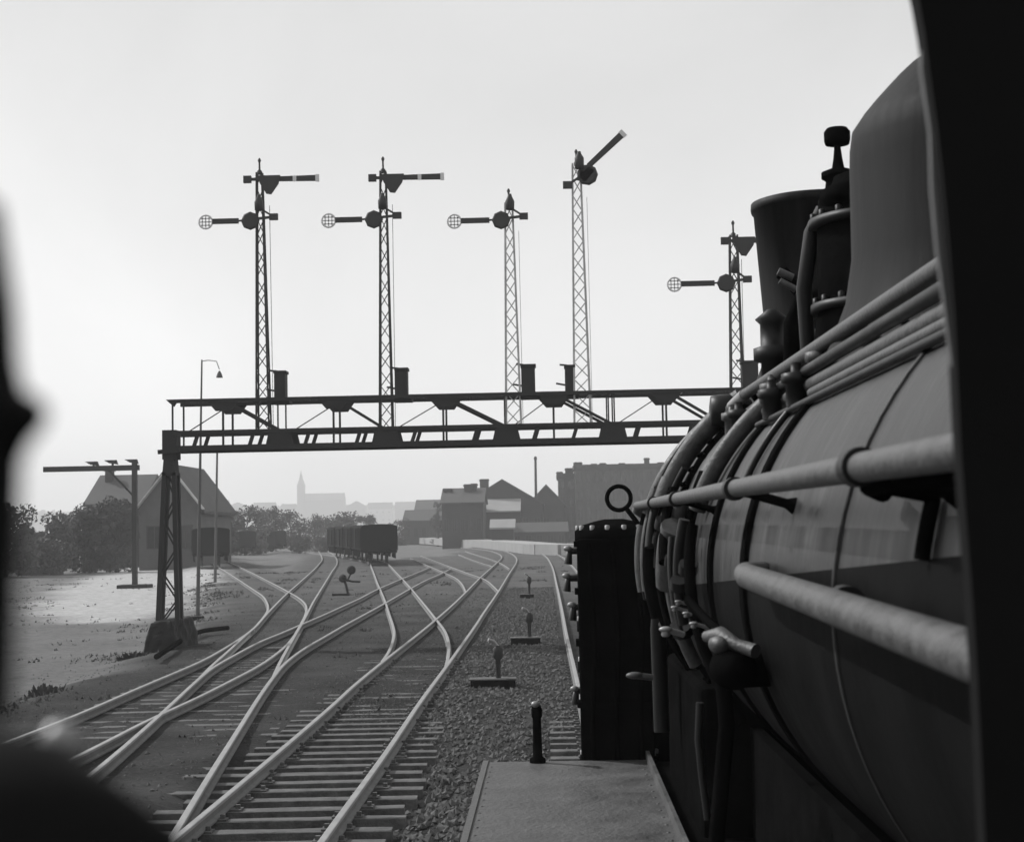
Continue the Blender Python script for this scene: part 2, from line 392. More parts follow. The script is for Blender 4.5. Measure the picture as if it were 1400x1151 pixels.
def sleeper_mb(x0, x1, y, tilt, rs, z1=-.147, z0=-.34, plates=()):
    mb = MB(); w2 = rs.uniform(.088, .118)
    c = Vector(((x0+x1)/2, y, 0)); r_ = Matrix.Rotation(tilt, 3, 'Z'); L = (x1-x0)/2; vs_ = []
    nseg = max(4, int(L*4))
    for i in range(nseg+1):
        u = -L+2*L*i/nseg
        for (a, z) in ((-w2, z0), (w2, z0), (w2, z1), (w2-.012, z1+.008), (-w2+.012, z1+.008), (-w2, z1)):
            vs_.append(c + r_ @ Vector((u, a+rs.uniform(-.006,.006), 0)) + Vector((0,0,z+(rs.uniform(-.006,.003) if z > z0 else 0))))
    fs_ = [(i*6+j, i*6+(j+1)%6, (i+1)*6+(j+1)%6, (i+1)*6+j) for i in range(nseg) for j in range(6)]
    fs_ += [tuple(range(6))[::-1], tuple(nseg*6+j for j in range(6))]
    if plates:
        for u in plates:
            q = c + r_ @ Vector((u, 0, 0)); mb.cbox((q.x, q.y, z1+.012), (.34, w2*1.5, .03))
            for e in (-.12, .12): mb.cbox((q.x+e, q.y, z1+.045), (.05, .05, .05))
    return mb.add(vs_, fs_)
def track(label, rails, base, drop=0.0, sleepers=None, extra=()):
    t = empty('railway_track', base, label, 'railway track', 'tracks of the station throat')
    for l in rails:
        ro_ = rail_mb(lower(l, drop)).build('rail', M['rail'], t); ro_.data.materials.append(M['railside'])
        ro_.data.polygons.foreach_set('material_index', [0 if (i % 14) in (5,6,7,8,9) else 1 for i in range(len(ro_.data.polygons))])
    for l in extra: rail_mb(lower(l, drop+.004)).build('switch_rail', M['rail'], t)
    for mb in (sleepers or []): mb.build('sleeper', M['sleeper'], t)
    return t
rs = random.Random(11)
slA = []; y = 10.6
while y < 37.5:
    x = xat(axis_A, y); x0, x1 = x-1.3, x+1.3
    if y < 21.5: x0 -= rs.choice((0, .3, .9, 1.6, 2.3))
    slA.append(sleeper_mb(x0+rs.uniform(-.08,.08), x1+rs.uniform(-.1,.1), y, rs.uniform(-.02,.02)+.03, rs, z1=-.160+rs.uniform(-.006,.003), plates=(x-.74-(x0+x1)/2, x+.74-(x0+x1)/2))); y += .63+rs.uniform(-.02,.02)
slJ = []; y = 10.2
while y < 36:
    x = xat(axis_J, y); slJ.append(sleeper_mb(x-1.3, x+1.3, y, rs.uniform(-.02,.02), rs, z1=-.160, plates=(-.75, .75))); y += .64+rs.uniform(-.02,.02)
slD = []
for k in range(28):
    y = 24+k*.66; a = min(C_R, key=lambda p: abs(p.y-y)); q = min(D_L, key=lambda p: abs(p.y-y))
    slD.append(sleeper_mb(q.x-.5, a.x-.15 if y > 31 else a.x+.5, y, rs.uniform(-.02,.02)+.04, rs, z1=-.176))
track('straight main track with open dark sleepers beside the locomotive, running under the gantry', [A_L, A_R], (-2.5, 20, 0), 0, slA)
track('track the locomotive stands on, one rail showing past the black pump', [J_L, J_R], (1.3, 20, 0), 0, slJ)
track('pale curving track from the bottom left edge to the distant church tower', [D_L, D_R], (-8, 30, 0), .006, slD)
track('left branch track bending to the lone dark wagon past the gantry leg', [E_L, E_R], (-12, 60, 0), .012)
track('crossover track slanting from bottom left to the far right under the gantry', [C_L, C_R], (-4, 25, 0), .003, extra=[K1, K2])
track('branch track bending from the main track to the row of dark wagons in the middle', [G_L, G_R], (-6, 70, 0), .018)
track('far branch track swinging left off the main track in front of the factory sheds', [H_L, H_R], (-6, 100, 0), .024)
track('farthest short branch track leaving the main track by the pale platform', [I_L, I_R], (-6, 140, 0), .030)

# ------------------------------------------------------------------ the locomotive we look along
BX, BZ, BR = 1.20, 2.80, 0.70
loco = empty('steam_locomotive', (BX, 4.2, 0), 'black steam locomotive seen from its own cab along the boiler at the right', 'locomotive')
def ring_prof(y0, y1, r0, r1, n=2): return [(r0+(r1-r0)*i/n, y0+(y1-y0)*i/n) for i in range(n+1)]
mb = MB().lathe((BX, 0, BZ), ring_prof(1.07, 5.9, BR, BR, 8), 96, 'y'); boiler = mb.build('boiler', M['boiler'], loco)
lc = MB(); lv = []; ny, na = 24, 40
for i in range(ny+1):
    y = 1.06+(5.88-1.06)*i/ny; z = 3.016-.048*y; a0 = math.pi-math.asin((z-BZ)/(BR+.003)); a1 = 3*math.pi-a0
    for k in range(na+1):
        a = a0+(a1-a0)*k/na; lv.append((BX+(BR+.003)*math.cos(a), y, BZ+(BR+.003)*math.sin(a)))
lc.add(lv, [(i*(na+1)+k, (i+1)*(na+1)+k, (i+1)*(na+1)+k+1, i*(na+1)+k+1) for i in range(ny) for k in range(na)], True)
lc.build('lower_cladding', M['clad'], loco)  # thin black shell round the lower boiler, below a sloping upper edge
for yb, wb, th, mt in ((2.74, .022, .006, 'smoke'), (3.99, .085, .012, 'black'), (4.82, .085, .012, 'black'), (5.65, .05, .010, 'black'), (1.45, .02, .006, 'smoke')):
    MB().lathe((BX, 0, BZ), [(BR-.01, yb-wb/2), (BR+th, yb-wb/2), (BR+th, yb+wb/2), (BR-.01, yb+wb/2)], 96, 'y', cap=False).build('boiler_band', M[mt], loco)
sbx = MB().lathe((BX, 0, BZ), [(.71, 5.9), (.725, 5.92), (.725, 7.40), (.715, 7.46), (.60, 7.50), (.59, 7.56), (.30, 7.62), (.02, 7.64)], 96, 'y').build('smokebox', M['smoke'], loco)
for yb, wb, th in ((6.05, .06, .02), (6.75, .04, .012), (7.38, .07, .022)):
    MB().lathe((BX, 0, BZ), [(.72, yb-wb/2), (.725+th, yb-wb/2), (.725+th, yb+wb/2), (.72, yb+wb/2)], 96, 'y', cap=False).build('smokebox_band', M['black'], sbx)
rv = MB()
for yb in (6.0, 6.12, 7.33):
    for k in range(70):
        a = 2*math.pi*k/70; rv.ball((BX+.745*math.cos(a), yb, BZ+.745*math.sin(a)), .011, 6, 4)
rv.build('rivet', M['black'], sbx)
# chimney, domes, whistle
CY = 6.8
MB().lathe((BX, CY, 0), [(.42, 3.38), (.36, 3.47), (.285, 3.56), (.238, 3.68), (.226, 3.80), (.262, 4.34), (.270, 4.345), (.274, 4.36), (.272, 4.385), (.256, 4.39), (.245, 4.37), (.21, 3.9)], 64).build('chimney', M['dome'], loco)
MB().lathe((BX, 5.4, 0), [(.40, 3.38), (.32, 3.50), (.255, 3.60), (.236, 3.72), (.232, 4.00), (.222, 4.08), (.18, 4.14), (.10, 4.165), (.02, 4.17)], 64).build('sand_dome', M['black'], loco)
prof = [(.50, 3.34), (.45, 3.44), (.41, 3.54), (.390, 3.66), (.387, 3.90), (.385, 3.95), (.378, 3.995), (.350, 4.035), (.32, 4.07), (.29, 4.102), (.257, 4.136), (.225, 4.165), (.18, 4.195), (.12, 4.217), (.06, 4.228), (.01, 4.23)]
dome_ = None
dome = MB().lathe((BX, 4.0, 0), prof, 96).build('steam_dome', M['dome'], loco)
MB().lathe((BX, 4.0, 0), [(.384, 3.56), (.392, 3.565), (.392, 3.585), (.384, 3.59)], 80, cap=False).build('dome_band', M['smoke'], dome)
dr = MB()
for rr, zz, nn in ((.455, 3.45, 44), (.39, 3.60, 40)):
    for k in range(nn):
        a = 2*math.pi*k/nn; dr.ball((BX+rr*math.cos(a), 4.0+rr*math.sin(a), zz), .011, 6, 4)
dr.build('rivet', M['dome'], dome)
wp = W(1145, 205, 5.4)
whm = MB().lathe((wp.x, wp.y, 0), [(.075, 4.02), (.075, 4.10), (.05, 4.13), (.045, 4.17), (.06, 4.18), (.06, 4.20), (.022, 4.215), (.016, 4.25), (.012, 4.285), (.012, 4.30)], 20)
for zz in (3.70, 4.00):
    fm = MB().lathe((BX, 5.4, zz), [(.225, 0), (.262, .002), (.262, .03), (.225, .034)], 40, cap=False)
    for k in range(18): fm.lathe((BX+.246*math.cos(.35*k), 5.4+.246*math.sin(.35*k), zz+.03), [(.012, 0), (.012, .02), (.004, .024)], 6)
    fm.build('dome_flange', M['smoke'], loco)
vb = MB().lathe((BX-.08, 5.34, 0), [(.13, 4.06), (.15, 4.08), (.15, 4.12), (.11, 4.14), (.10, 4.17), (.05, 4.19)], 24).tube([(BX-.06, 5.3, 4.12), (BX+.02, 5.0, 4.14), (BX+.06, 4.7, 4.1)], .03, 10).build('safety_valve', M['black'], loco)
MB().tube([(BX-.25, 5.55, 3.5), (BX-.27, 5.5, 3.8), (BX-.24, 5.48, 4.0), (BX-.2, 5.45, 4.08)], .028, 10).build('steam_pipe', M['smoke'], loco)
MB().tube([(BX-.22, 6.15, 3.5), (BX-.22, 6.1, 3.75), (BX-.19, 6.0, 3.84), (BX-.15, 5.8, 3.85), (BX-.12, 5.6, 3.85)], .035, 10).build('steam_pipe', M['black'], loco)
MB().lathe((BX-.27, 6.3, 0), [(.05, 3.4), (.05, 3.62), (.08, 3.63), (.08, 3.68), (.05, 3.69), (.05, 3.78), (.07, 3.80), (.02, 3.84)], 16).build('check_valve', M['smoke'], loco)
wh = whm.build('whistle', M['black'], loco)
MB().lathe((wp.x, wp.y, 0), [(.012, 4.296), (.042, 4.30), (.046, 4.315), (.046, 4.345), (.036, 4.358), (.01, 4.362)], 24).build('whistle_bell', M['black'], wh)
MB().tube([(wp.x, wp.y, 4.10), (wp.x+.02, wp.y-.12, 4.10), (wp.x+.02, wp.y-.16, 4.06)], .018, 8).build('whistle_lever', M['smoke'], wh)
sv = MB().lathe((BX-.16, 6.2, 0), [(.06, 3.45), (.06, 3.62), (.075, 3.63), (.075, 3.66), (.03, 3.67), (.03, 3.74), (.05, 3.75), (.045, 3.79), (.01, 3.80)], 20)
sv.build('safety_valve', M['black'], loco)
# fittings in front of the chimney's foot: a bent pipe with two bright unions
MB().tube([W(1068, 372, 6.2), W(1082, 385, 6.2), W(1095, 400, 6.2), W(1100, 430, 6.2), W(1092, 470, 6.2), W(1085, 520, 6.2)], .030, 10).build('exhaust_pipe', M['black'], loco)
MB().tube([W(1064, 371, 6.17), W(1084, 380, 6.17)], .016, 10).tube([W(1066, 384, 6.17), W(1088, 396, 6.17)], .014, 10).build('pipe_union', M['pipe'], loco)
MB().ball(W(1112, 462, 6.0), .045, 14, 8, (1.1, 1, .8)).build('pipe_union', M['pipe'], loco)
MB().tube([W(1112, 470, 6.0), W(1100, 520, 5.9), W(1080, 560, 5.8)], .03, 10).build('steam_pipe', M['smoke'], loco)
# long handrails and pipes, each with collars
def rail_pipe(name, pts, r, material, collars=(), collar_r=1.35, stems=()):
    o_ = MB().tube(pts, r, 20).build(name, M[material], loco)
    a, b_ = Vector(pts[0]), Vector(pts[-1])
    for y in collars:
        t = (y-a.y)/(b_.y-a.y); p = a+(b_-a)*t; d = (b_-a).normalized()
        MB().tube([p-d*.022, p+d*.022], r*collar_r, 20).build('collar', M['smoke'], o_)
    for y in stems:
        t = (y-a.y)/(b_.y-a.y); p = a+(b_-a)*t
        q = Vector((BX, y, BZ)); d = (q-p).normalized(); e = p + d*max(.02, (q-p).length-BR+.01)
        MB().tube([p, p+(e-p)*.8, e], [r*.55, r*.55, r*1.2], 12).build('stanchion', M['black'], o_)
    return o_
h1 = [W(1420, 615, 1.10), W(1320, 631, 1.48), W(990, 680, 3.6), W(872, 698, 7.1)]
h1 = [Vector((.40, 1.02, 3.035)), Vector((.40, 1.48, 3.035)), Vector((.405, 3.6, 3.045)), Vector((.405, 7.12, 3.055))]
rail_pipe('handrail', h1, .0195, 'pipe', (2.0, 3.35, 4.9, 6.0), 1.32, (2.0, 3.35, 4.9, 6.0))
MB().tube([h1[-1], h1[-1]+Vector((.0, .12, -.02)), h1[-1]+Vector((.06, .2, -.06))], .018, 12).build('handrail_end', M['bright'], loco)
cd_ = MB().tube([(.455, 1.02, 3.022), (.455, 2.2, 3.018), (.50, 2.32, 3.01)], .0145, 12).build('conduit', M['black'], loco)  # black tube added in place of the handrail's shade on the boiler
cg = [(.455, 2.08, 3.018)]
for k in range(9):
    zz = 3.005-.09*k/8; cg.append((BX-math.sqrt((BR+.012)**2-(zz-BZ)**2), 2.08, zz))
MB().tube(cg, [.016]*2+[.011]*8, 10).build('conduit_drop', M['black'], cd_)  # black leg added for the dark streak below that shade
p2 = [Vector((.42, 1.02, 2.822)), Vector((.42, 1.51, 2.831)), Vector((.425, 3.35, 2.853))]
rail_pipe('delivery_pipe', p2 + [Vector((.44, 3.50, 2.853)), Vector((.49, 3.60, 2.853))], .027, 'pipe', (2.42,), 1.12)
u1 = [Vector((.753, 1.02, 3.44)), Vector((.753, 2.9, 3.446)), Vector((.753, 5.85, 3.455))]
rail_pipe('upper_handrail', u1, .0205, 'pipe', (), 1.3, (2.2, 4.2, 5.7))
MB().tube([(.705, 1.02, 3.375), (.705, 4.6, 3.375), (.72, 5.6, 3.36)], .016, 14).build('steam_pipe', M['smoke'], loco)
MB().tube([(.715, 1.02, 3.333), (.715, 4.3, 3.337), (.72, 5.2, 3.33)], .019, 12).build('sand_pipe', M['pipe'], loco)
MB().tube([(.688, 1.02, 3.302), (.688, 4.0, 3.302)], .013, 12).build('oil_pipe', M['pipe'], loco)
MB().tube([(.668, 1.02, 3.277), (.668, 4.9, 3.277)], .010, 12).build('oil_pipe', M['smoke'], loco)
cl = MB()
rs = random.Random(5)
for k in range(16):
    y = rs.uniform(4.2, 5.7); a = R(rs.uniform(118, 136)); p = Vector((BX+(BR+.05)*math.cos(a), y, BZ+(BR+.05)*math.sin(a)))
    cl = MB().lathe(p, [(.03, -.06), (.03, 0), (.042, .005), (.042, .03), (.015, .035), (.015, .06)], 10)
    if k % 2: cl.build('clack_valve', M['smoke' if k % 4 == 1 else 'pipe'], loco)
# fittings where the upper rail ends: big dark flange and elbow against the gantry
e0 = u1[-1]
MB().tube([e0, e0+Vector((-.02, .08, -.02)), e0+Vector((-.08, .12, -.08))], .024, 12).build('pipe_union', M['bright'], loco)
fl = W(995, 562, 6.0)
MB().lathe((fl.x-.01, fl.y, fl.z), [(.03, -.06), (.06, -.055), (.066, -.02), (.066, .02), (.05, .035), (.045, .10), (.02, .11)], 20, 'x').build('check_valve', M['smoke'], loco)
MB().tube([fl+Vector((.05,0,0)), W(1040, 570, 5.9), W(1075, 590, 5.6), W(1098, 600, 5.2)], .045, 12).build('feed_pipe', M['black'], loco)
# pipes curling round the smokebox side
def wrap(y0, y1, a0, a1, rr, r, material, name='steam_pipe', n=14):
    pts_ = []
    for i in range(n+1):
        t = i/n; a = R(a0+(a1-a0)*t); pts_.append((BX+rr*math.cos(a), y0+(y1-y0)*t, BZ+rr*math.sin(a)))
    return MB().tube(pts_, r, 12).build(name, M[material], loco)
wrap(5.05, 5.2, 126, 163, .735, .030, 'pipe'); wrap(5.3, 5.36, 124, 186, .735, .016, 'black'); wrap(6.0, 6.15, 124, 162, .79, .040, 'pipe')
wrap(6.4, 6.45, 120, 196, .785, .034, 'black'); wrap(6.95, 7.05, 120, 164, .775, .034, 'pipe'); wrap(7.3, 7.36, 118, 190, .77, .022, 'black'); wrap(4.25, 4.3, 130, 160, .712, .010, 'smoke', 'oil_pipe')
wrap(5.6, 5.75, 168, 184, .76, .055, 'pipe', 'cover_plate'); wrap(6.55, 6.6, 166, 188, .79, .030, 'pipe'); wrap(7.1, 7.1, 168, 190, .79, .026, 'pipe')
# box-like lubricator on the shoulder
lb = MB().box((.50, 5.9, 2.62), (.56, 6.1, 2.9)); lb.build('lubricator', M['smoke'], loco, bevel=.008)
# running board with raised edges
ZB = 1.79
rbm = MB().box((-.354, .9, ZB-.012), (.47, 7.84, ZB))
for k in range(44):
    for xx in (-.315, .43): rbm.ball((xx+random.uniform(-.003,.003), 1.1+k*.153, ZB-.001), .009, 7, 4, (1, 1, .5))
rb = rbm.build('running_board', M['plate'], loco)
ed = MB().box((-.362, .9, ZB-.05), (-.335, 7.845, ZB+.008)); ed.build('edge_strip', M['pipe'], rb)
MB().box((.455, .9, ZB+.001), (.472, 7.80, ZB+.05)).build('edge_strip', M['plate'], rb)
MB().box((-.35, 1.0, ZB-.26), (-.33, 7.8, ZB-.052)).build('valance', M['black'], loco)
# lamp bracket post at the board's front corner
lp = W(735, 1033, 7.80)
lk = MB().lathe((lp.x, 7.80, ZB), [(.040, 0), (.040, .02), (.024, .03), (.021, .22), (.026, .225), (.028, .262), (.02, .285)], 16).build('lamp_bracket', M['black'], loco)
MB().ball((lp.x-.006, 7.775, ZB+.292), .020, 12, 8, (1.1, 1, .8)).build('bracket_cap', M['bright'], lk)
# the air pump: stacked cylinders on a bracket in front of the smokebox
PX, PY = .335, 8.08
pm = MB().lathe((PX, PY, 0), [(.10, 1.5), (.17, 1.55), (.17, 1.72), (.205, 1.73), (.205, 1.78), (.185, 1.79), (.185, 2.20), (.205, 2.21), (.205, 2.26), (.17, 2.27), (.12, 2.30), (.12, 2.38), (.17, 2.41), (.205, 2.42), (.205, 2.47), (.190, 2.48), (.190, 2.88), (.207, 2.89), (.207, 2.94), (.17, 2.97), (.10, 2.99), (.05, 3.0)], 40)
pump = pm.build('air_pump', M['black'], loco)
bl = MB()
for zz in (1.785, 2.265, 2.475, 2.945):
    for k in range(14):
        a = 2*math.pi*k/14; bl.lathe((PX+.19*math.cos(a), PY+.19*math.sin(a), zz), [(.013, 0), (.013, .022), (.005, .025)], 6)
bl.build('bolt', M['bright'], pump)
MB().box((PX-.20, PY-.215, 1.70), (PX+.17, PY-.12, 2.90)).build('pump_casing', M['black'], pump, bevel=.015)
fp = MB()
for zz in (1.74, 2.05, 2.36, 2.62, 2.86): fp.box((PX-.215, PY-.235, zz), (PX+.185, PY-.10, zz+.03))
for xx in (-.14, -.02, .10): fp.tube([(PX+xx, PY-.235, 1.72), (PX+xx, PY-.24, 2.0), (PX+xx+.02, PY-.24, 2.4), (PX+xx, PY-.235, 2.88)], .012, 8)
fp.build('pump_band', M['black'], pump)
MB().box((PX-.16, PY+.05, 1.2), (PX+.4, PY+.25, 2.6)).build('pump_bracket', M['black'], pump)
for zz, dx in ((2.84, -.235), (2.70, -.245), (2.55, -.22), (2.12, -.215)):
    MB().tube([(PX-.12, PY-.05, zz), (PX+dx, PY-.06, zz), (PX+dx-.01, PY-.06, zz-.07)], .022, 10).build('drain_cock', M['smoke'], pump)
    MB().ball((PX+dx-.012, PY-.08, zz+.012), .019, 10, 6, (1.2, 1, .8)).build('cock_handle', M['bright'], pump)
rc = W(846, 681, 8.0)
MB().torus(rc, .062, .0115, (0.15, 1, 0)).tube([rc+Vector((.035,0,-.05)), rc+Vector((.10,-.02,-.14))], .013, 8).build('lifting_ring', M['black'], pump)
MB().tube([(PX+.17, PY-.1, 2.93), (PX+.26, PY-.14, 2.90), (.56, 7.6, 2.80)], .022, 10).build('steam_pipe', M['pipe'], loco)
MB().tube([W(925, 700, 6.6), W(918, 760, 6.6), W(905, 800, 6.7), W(900, 860, 6.8), W(905, 1000, 6.8)], .035, 12).build('steam_pipe', M['smoke'], loco)
MB().tube([W(945, 705, 6.2), W(943, 745, 6.2), W(930, 775, 6.2)], .05, 12).build('steam_pipe', M['smoke'], loco)
# injector valve with bright handles beside the boiler, drain pipes hanging below it
iv = W(985, 880, 3.85)
ij = MB().ball(iv, .034, 16, 10, (.9, 1.4, .75)).tube([iv+Vector((-.03,.05,.015)), iv+Vector((.0,0,.02)), iv+Vector((.035,-.04,.0)), iv+Vector((.075,-.09,-.012))], [.014,.024,.016,.018], 12).build('injector_valve', M['pipe'], loco)
MB().ball(iv+Vector((.03,0,-.06)), .06, 14, 9, (1, 1.5, .9)).tube([iv+Vector((.03,0,-.06)), iv+Vector((.2,.05,-.06))], .05, 10).build('valve_body', M['black'], ij)
MB().tube([iv+Vector((0,0,-.03)), iv+Vector((.01,0,-.2)), iv+Vector((-.02,.05,-.5)), iv+Vector((-.01,.05,-.9))], .02, 10).build('drain_pipe', M['black'], ij)
MB().tube([iv+Vector((.0,.02,.03)), iv+Vector((-.03,.1,.06)), iv+Vector((-.06,.2,.10))], .012, 8).build('valve_spindle', M['black'], ij)
for (px, py, yy, s_) in ((910, 860, 5.0, .020), (922, 830, 5.0, .011), (927, 822, 5.0, .010), (938, 838, 4.8, .011), (948, 852, 4.6, .012)):
    q = W(px, py, yy); MB().ball(q, s_*.8, 12, 7, (1.4, 1.2, .6)).lathe(q-Vector((0,0,s_*1.2)), [(s_*.5, 0), (s_*.75, s_*.3), (s_*.6, s_*1.0)], 8).tube([q, q+Vector((.06, .02, -.02))], s_*.5, 8).build('oil_cup', M['bright'], loco)
MB().ball(W(868, 923, 6.6), .026, 12, 7, (1.5, 1, .6)).tube([W(868, 923, 6.6), W(893, 926, 6.6)], .014, 8).build('drain_cock', M['pipe'], loco)
rs = random.Random(17)
for k in range(13):
    y0 = 4.9+k*.18+rs.uniform(-.05, .05); a0 = rs.uniform(150, 172); a1 = a0+rs.uniform(18, 48); rr = .725+rs.uniform(.02, .09); r_ = rs.choice((.010, .014, .018, .026))
    if y0 > 5.85: rr += .02
    wp_ = wrap(y0, y0+rs.uniform(-.25, .25), a0, a1, rr, r_, ('black', 'smoke', 'black', 'smoke', 'pipe')[k % 5], 'drain_pipe', 10)
    am = R(a0+(a1-a0)*rs.uniform(.2, .8)); MB().tube([(BX+rr*math.cos(am+.02), y0+.02, BZ+rr*math.sin(am+.02)), (BX+rr*math.cos(am-.02), y0-.0, BZ+rr*math.sin(am-.02))], r_*1.7, 8).build('pipe_union', M['smoke'], wp_)
MB().tube([W(957, 960, 4.4), W(955, 1010, 4.4), W(960, 1060, 4.4), W(968, 1120, 4.4)], .011, 8).build('drain_pipe', M['smoke'], loco)
# frames, firebox side, wheels and cylinder under the board
MB().box((.74, 1.0, .55), (.78, 8.6, 2.2)).build('frame_plate', M['black'], loco)
MB().box((.86, 1.07, .9), (1.54, 3.4, 2.45)).build('firebox', M['black'], loco, bevel=.05)
MB().box((.47, 3.4, 1.70), (.76, 7.8, 1.786)).build('splasher', M['black'], loco)
MB().box((.55, 5.9, 1.6), (1.85, 7.5, 2.35)).build('smokebox_saddle', M['black'], loco, bevel=.03)
MB().box((-.15, 8.55, .75), (2.55, 8.70, 1.5)).build('buffer_beam', M['black'], loco, bevel=.01)
for sx in (.28, 2.12):
    MB().lathe((sx, 0, 1.05), [(.09, 8.70), (.09, 8.98), (.22, 9.0), (.23, 9.03), (.02, 9.06)], 28, 'y').build('buffer', M['black'], loco)
for sx in (.05, 2.1):
    MB().lathe((0, 7.3, .95), [(.30, sx-.02), (.30, sx+.28)], 28, 'x').build('cylinder', M['black'], loco)
for wy in (2.2, 4.2, 6.0):
    for wx in (.53, 1.73):
        wl = MB().lathe((0, wy, .86), [(.14, wx-.02), (.12, wx+.13)], 20, 'x')
        for k in range(14):
            a = 2*math.pi*k/14; wl.bar((wx+.05, wy+.12*math.cos(a), .86+.12*math.sin(a)), (wx+.05, wy+.76*math.cos(a), .86+.76*math.sin(a)), .05, .05, (1,0,0))
        wo = wl.build('driving_wheel', M['black'], loco)
        MB().lathe((0, wy, .86), [(.74, wx), (.86, wx), (.85, wx+.13), (.74, wx+.13), (.74, wx)], 56, 'x', cap=False).build('tyre', M['tyre'], wo)
MB().bar((.46, 2.2, .8), (.46, 6.0, .8), .04, .12).build('coupling_rod', M['tyre'], loco)
# cab front: window edge on the right, post with a catch on the left, padded arm rest below it
yf = 1.02
edge = [(1243,-60),(1256,0),(1264,45),(1270,95),(1282,180),(1291,260),(1298,340),(1305,430),(1309,520),(1314,620),(1320,700),(1328,800),(1336,920),(1342,1040),(1347,1151),(1350,1230)]
el = [W(px, py, yf) for px, py in edge]
poly = [Vector((el[0].x, yf, 3.60)), Vector((1.6, yf, 3.60)), Vector((1.6, yf, 2.5)), Vector((el[-1].x, yf, 2.5))] + el[::-1]
cabf = MB().prism(poly, .02).build('cab_front', M['cab'], loco)
inner = [W(px-(4 if i < 3 else 10 if i < 5 else 17 if i < 7 else 12 if i == 7 else 5 if i == 8 else 1), py, yf+.012) for i, (px, py) in enumerate(edge)]
outr = [W(px+6, py, yf+.012) for px, py in edge]
MB().prism(inner[2:]+outr[2:][::-1], .006).build('window_frame', M['cabrim'], cabf)  # frame rim, its reflection put into the paler grey and tapered width
yl = .21
pe = [(-20,250),(-8,330),(2,400),(6,480),(14,520),(38,534),(50,552),(44,574),(24,596),(10,625),(7,700),(4,800),(1,900),(-4,1000)]
post = [W(px-31, py, yl) for px, py in pe] + [W(-200, 1000, yl), W(-200, 250, yl)]
MB().prism(post, .015).build('window_post', M['cab'], loco)
ac = W(-30, 1330, .40)
MB().tube([W(-330, 1255, .30), W(-120, 1250, .30), W(0, 1265, .30), W(60, 1300, .30), W(110, 1400, .30)], [.0371, .0371, .0357, .033, .021], 24).build('arm_rest', M['cab'], loco)
MB().ball(W(84, 1014, .34), .0046, 14, 9).build('latch_knob', M['bright'], loco)

# ------------------------------------------------------------------ the signal gantry
GY = 42.5
S = GY/F
def g(px, py, dy=0.0): p = W(px, py, GY); return Vector((p.x, GY+dy, p.z))
zt = g(600, 541).z; zl = g(600, 603).z; z1 = g(600, 585).z
xL = g(232, 600).x; xR = g(1085, 560).x
base = g(228, 850)
gan = empty('signal_gantry', (base.x, GY, -.5), 'long dark iron lattice gantry carrying five tall semaphore masts across all tracks', 'signal gantry')
DEP = 1.3
def tx(px): return g(px, 570).x
mbt = MB(); mbl = MB(); mbm = MB()
for dy in (0, DEP):
    mbt.bar((xL, GY+dy, zt), (xR, GY+dy, zt), .12, .10)
    mbl.bar((xL, GY+dy, zl-.06), (xR, GY+dy, zl-.06), .16, .15)
    mbm.bar((xL, GY+dy, z1+.02), (xR, GY+dy, z1+.02), .12, .10)
mbt.build('top_chord', M['iron'], gan); mbl.build('bottom_chord', M['iron'], gan); mbm.build('middle_chord', M['iron'], gan)
topx = [305, 456, 606, 757, 911, 1062]; botx = [382, 527, 692, 838, 985]
for dy in (0, DEP):
    for px in topx:
        x = tx(px); h_ = .30
        MB().prism([(x-.42, GY+dy-.035, zt-.05), (x+.42, GY+dy-.035, zt-.05), (x+.24, GY+dy-.035, zt-h_), (x-.2, GY+dy-.035, zt-h_)], .02).build('gusset_plate', M['iron'], gan)
        MB().bar((x, GY+dy, zt), (x, GY+dy, zl), .055, .055).build('upright', M['iron'], gan)
    for px in botx:
        x = tx(px)
        MB().prism([(x-.40, GY+dy-.04, zl-.07), (x+.40, GY+dy-.04, zl-.07), (x+.28, GY+dy-.04, z1+.07), (x-.28, GY+dy-.04, z1+.07)], .02).build('gusset_plate', M['iron'], gan)
    for px in (268, 344, 420, 490, 566, 650, 732, 786, 872, 948): 
        x = tx(px); MB().bar((x-.06, GY+dy, zl), (x+.06, GY+dy, z1), .07, .10).build('upright', M['iron'], gan)
    for px in topx:
        xr = [q for q in botx if q > px]
        if xr: MB().bar((tx(px)+.15, GY+dy, zt-.08), (tx(xr[0])-.05, GY+dy, z1+.02), .06, .08).build('diagonal', M['iron'], gan)
        xl = [q for q in botx if q < px]
        xq = tx(xl[-1]) if xl else xL
        if dy: MB().bar((tx(px)-.15, GY+dy, zt-.08), (xq+.05, GY+dy, z1+.02), .028, .028).build('diagonal', M['iron'], gan)
    MB().bar((tx(236), GY+dy, zt), (tx(236), GY+dy, zl), .045, .045).build('upright', M['iron'], gan)
    for px in (380, 690, 832, 840): MB().bar((tx(px), GY+dy, zt), (tx(px), GY+dy, z1), .04, .04).build('upright', M['iron'], gan)
cb = MB()
for k in range(26):
    x = xL+.3+k*(xR-xL-.6)/25
    cb.bar((x, GY, zl-.05), (x, GY+DEP, zl-.05), .06, .06)
    if k % 3 == 0: cb.bar((x, GY, zt), (x, GY+DEP, zt), .05, .05)
cb.build('cross_brace', M['iron'], gan)
MB().box((xL+.2, GY+.10, zl-.02), (xR-.2, GY+1.2, zl+.005)).build('walkway', M['iron'], gan)
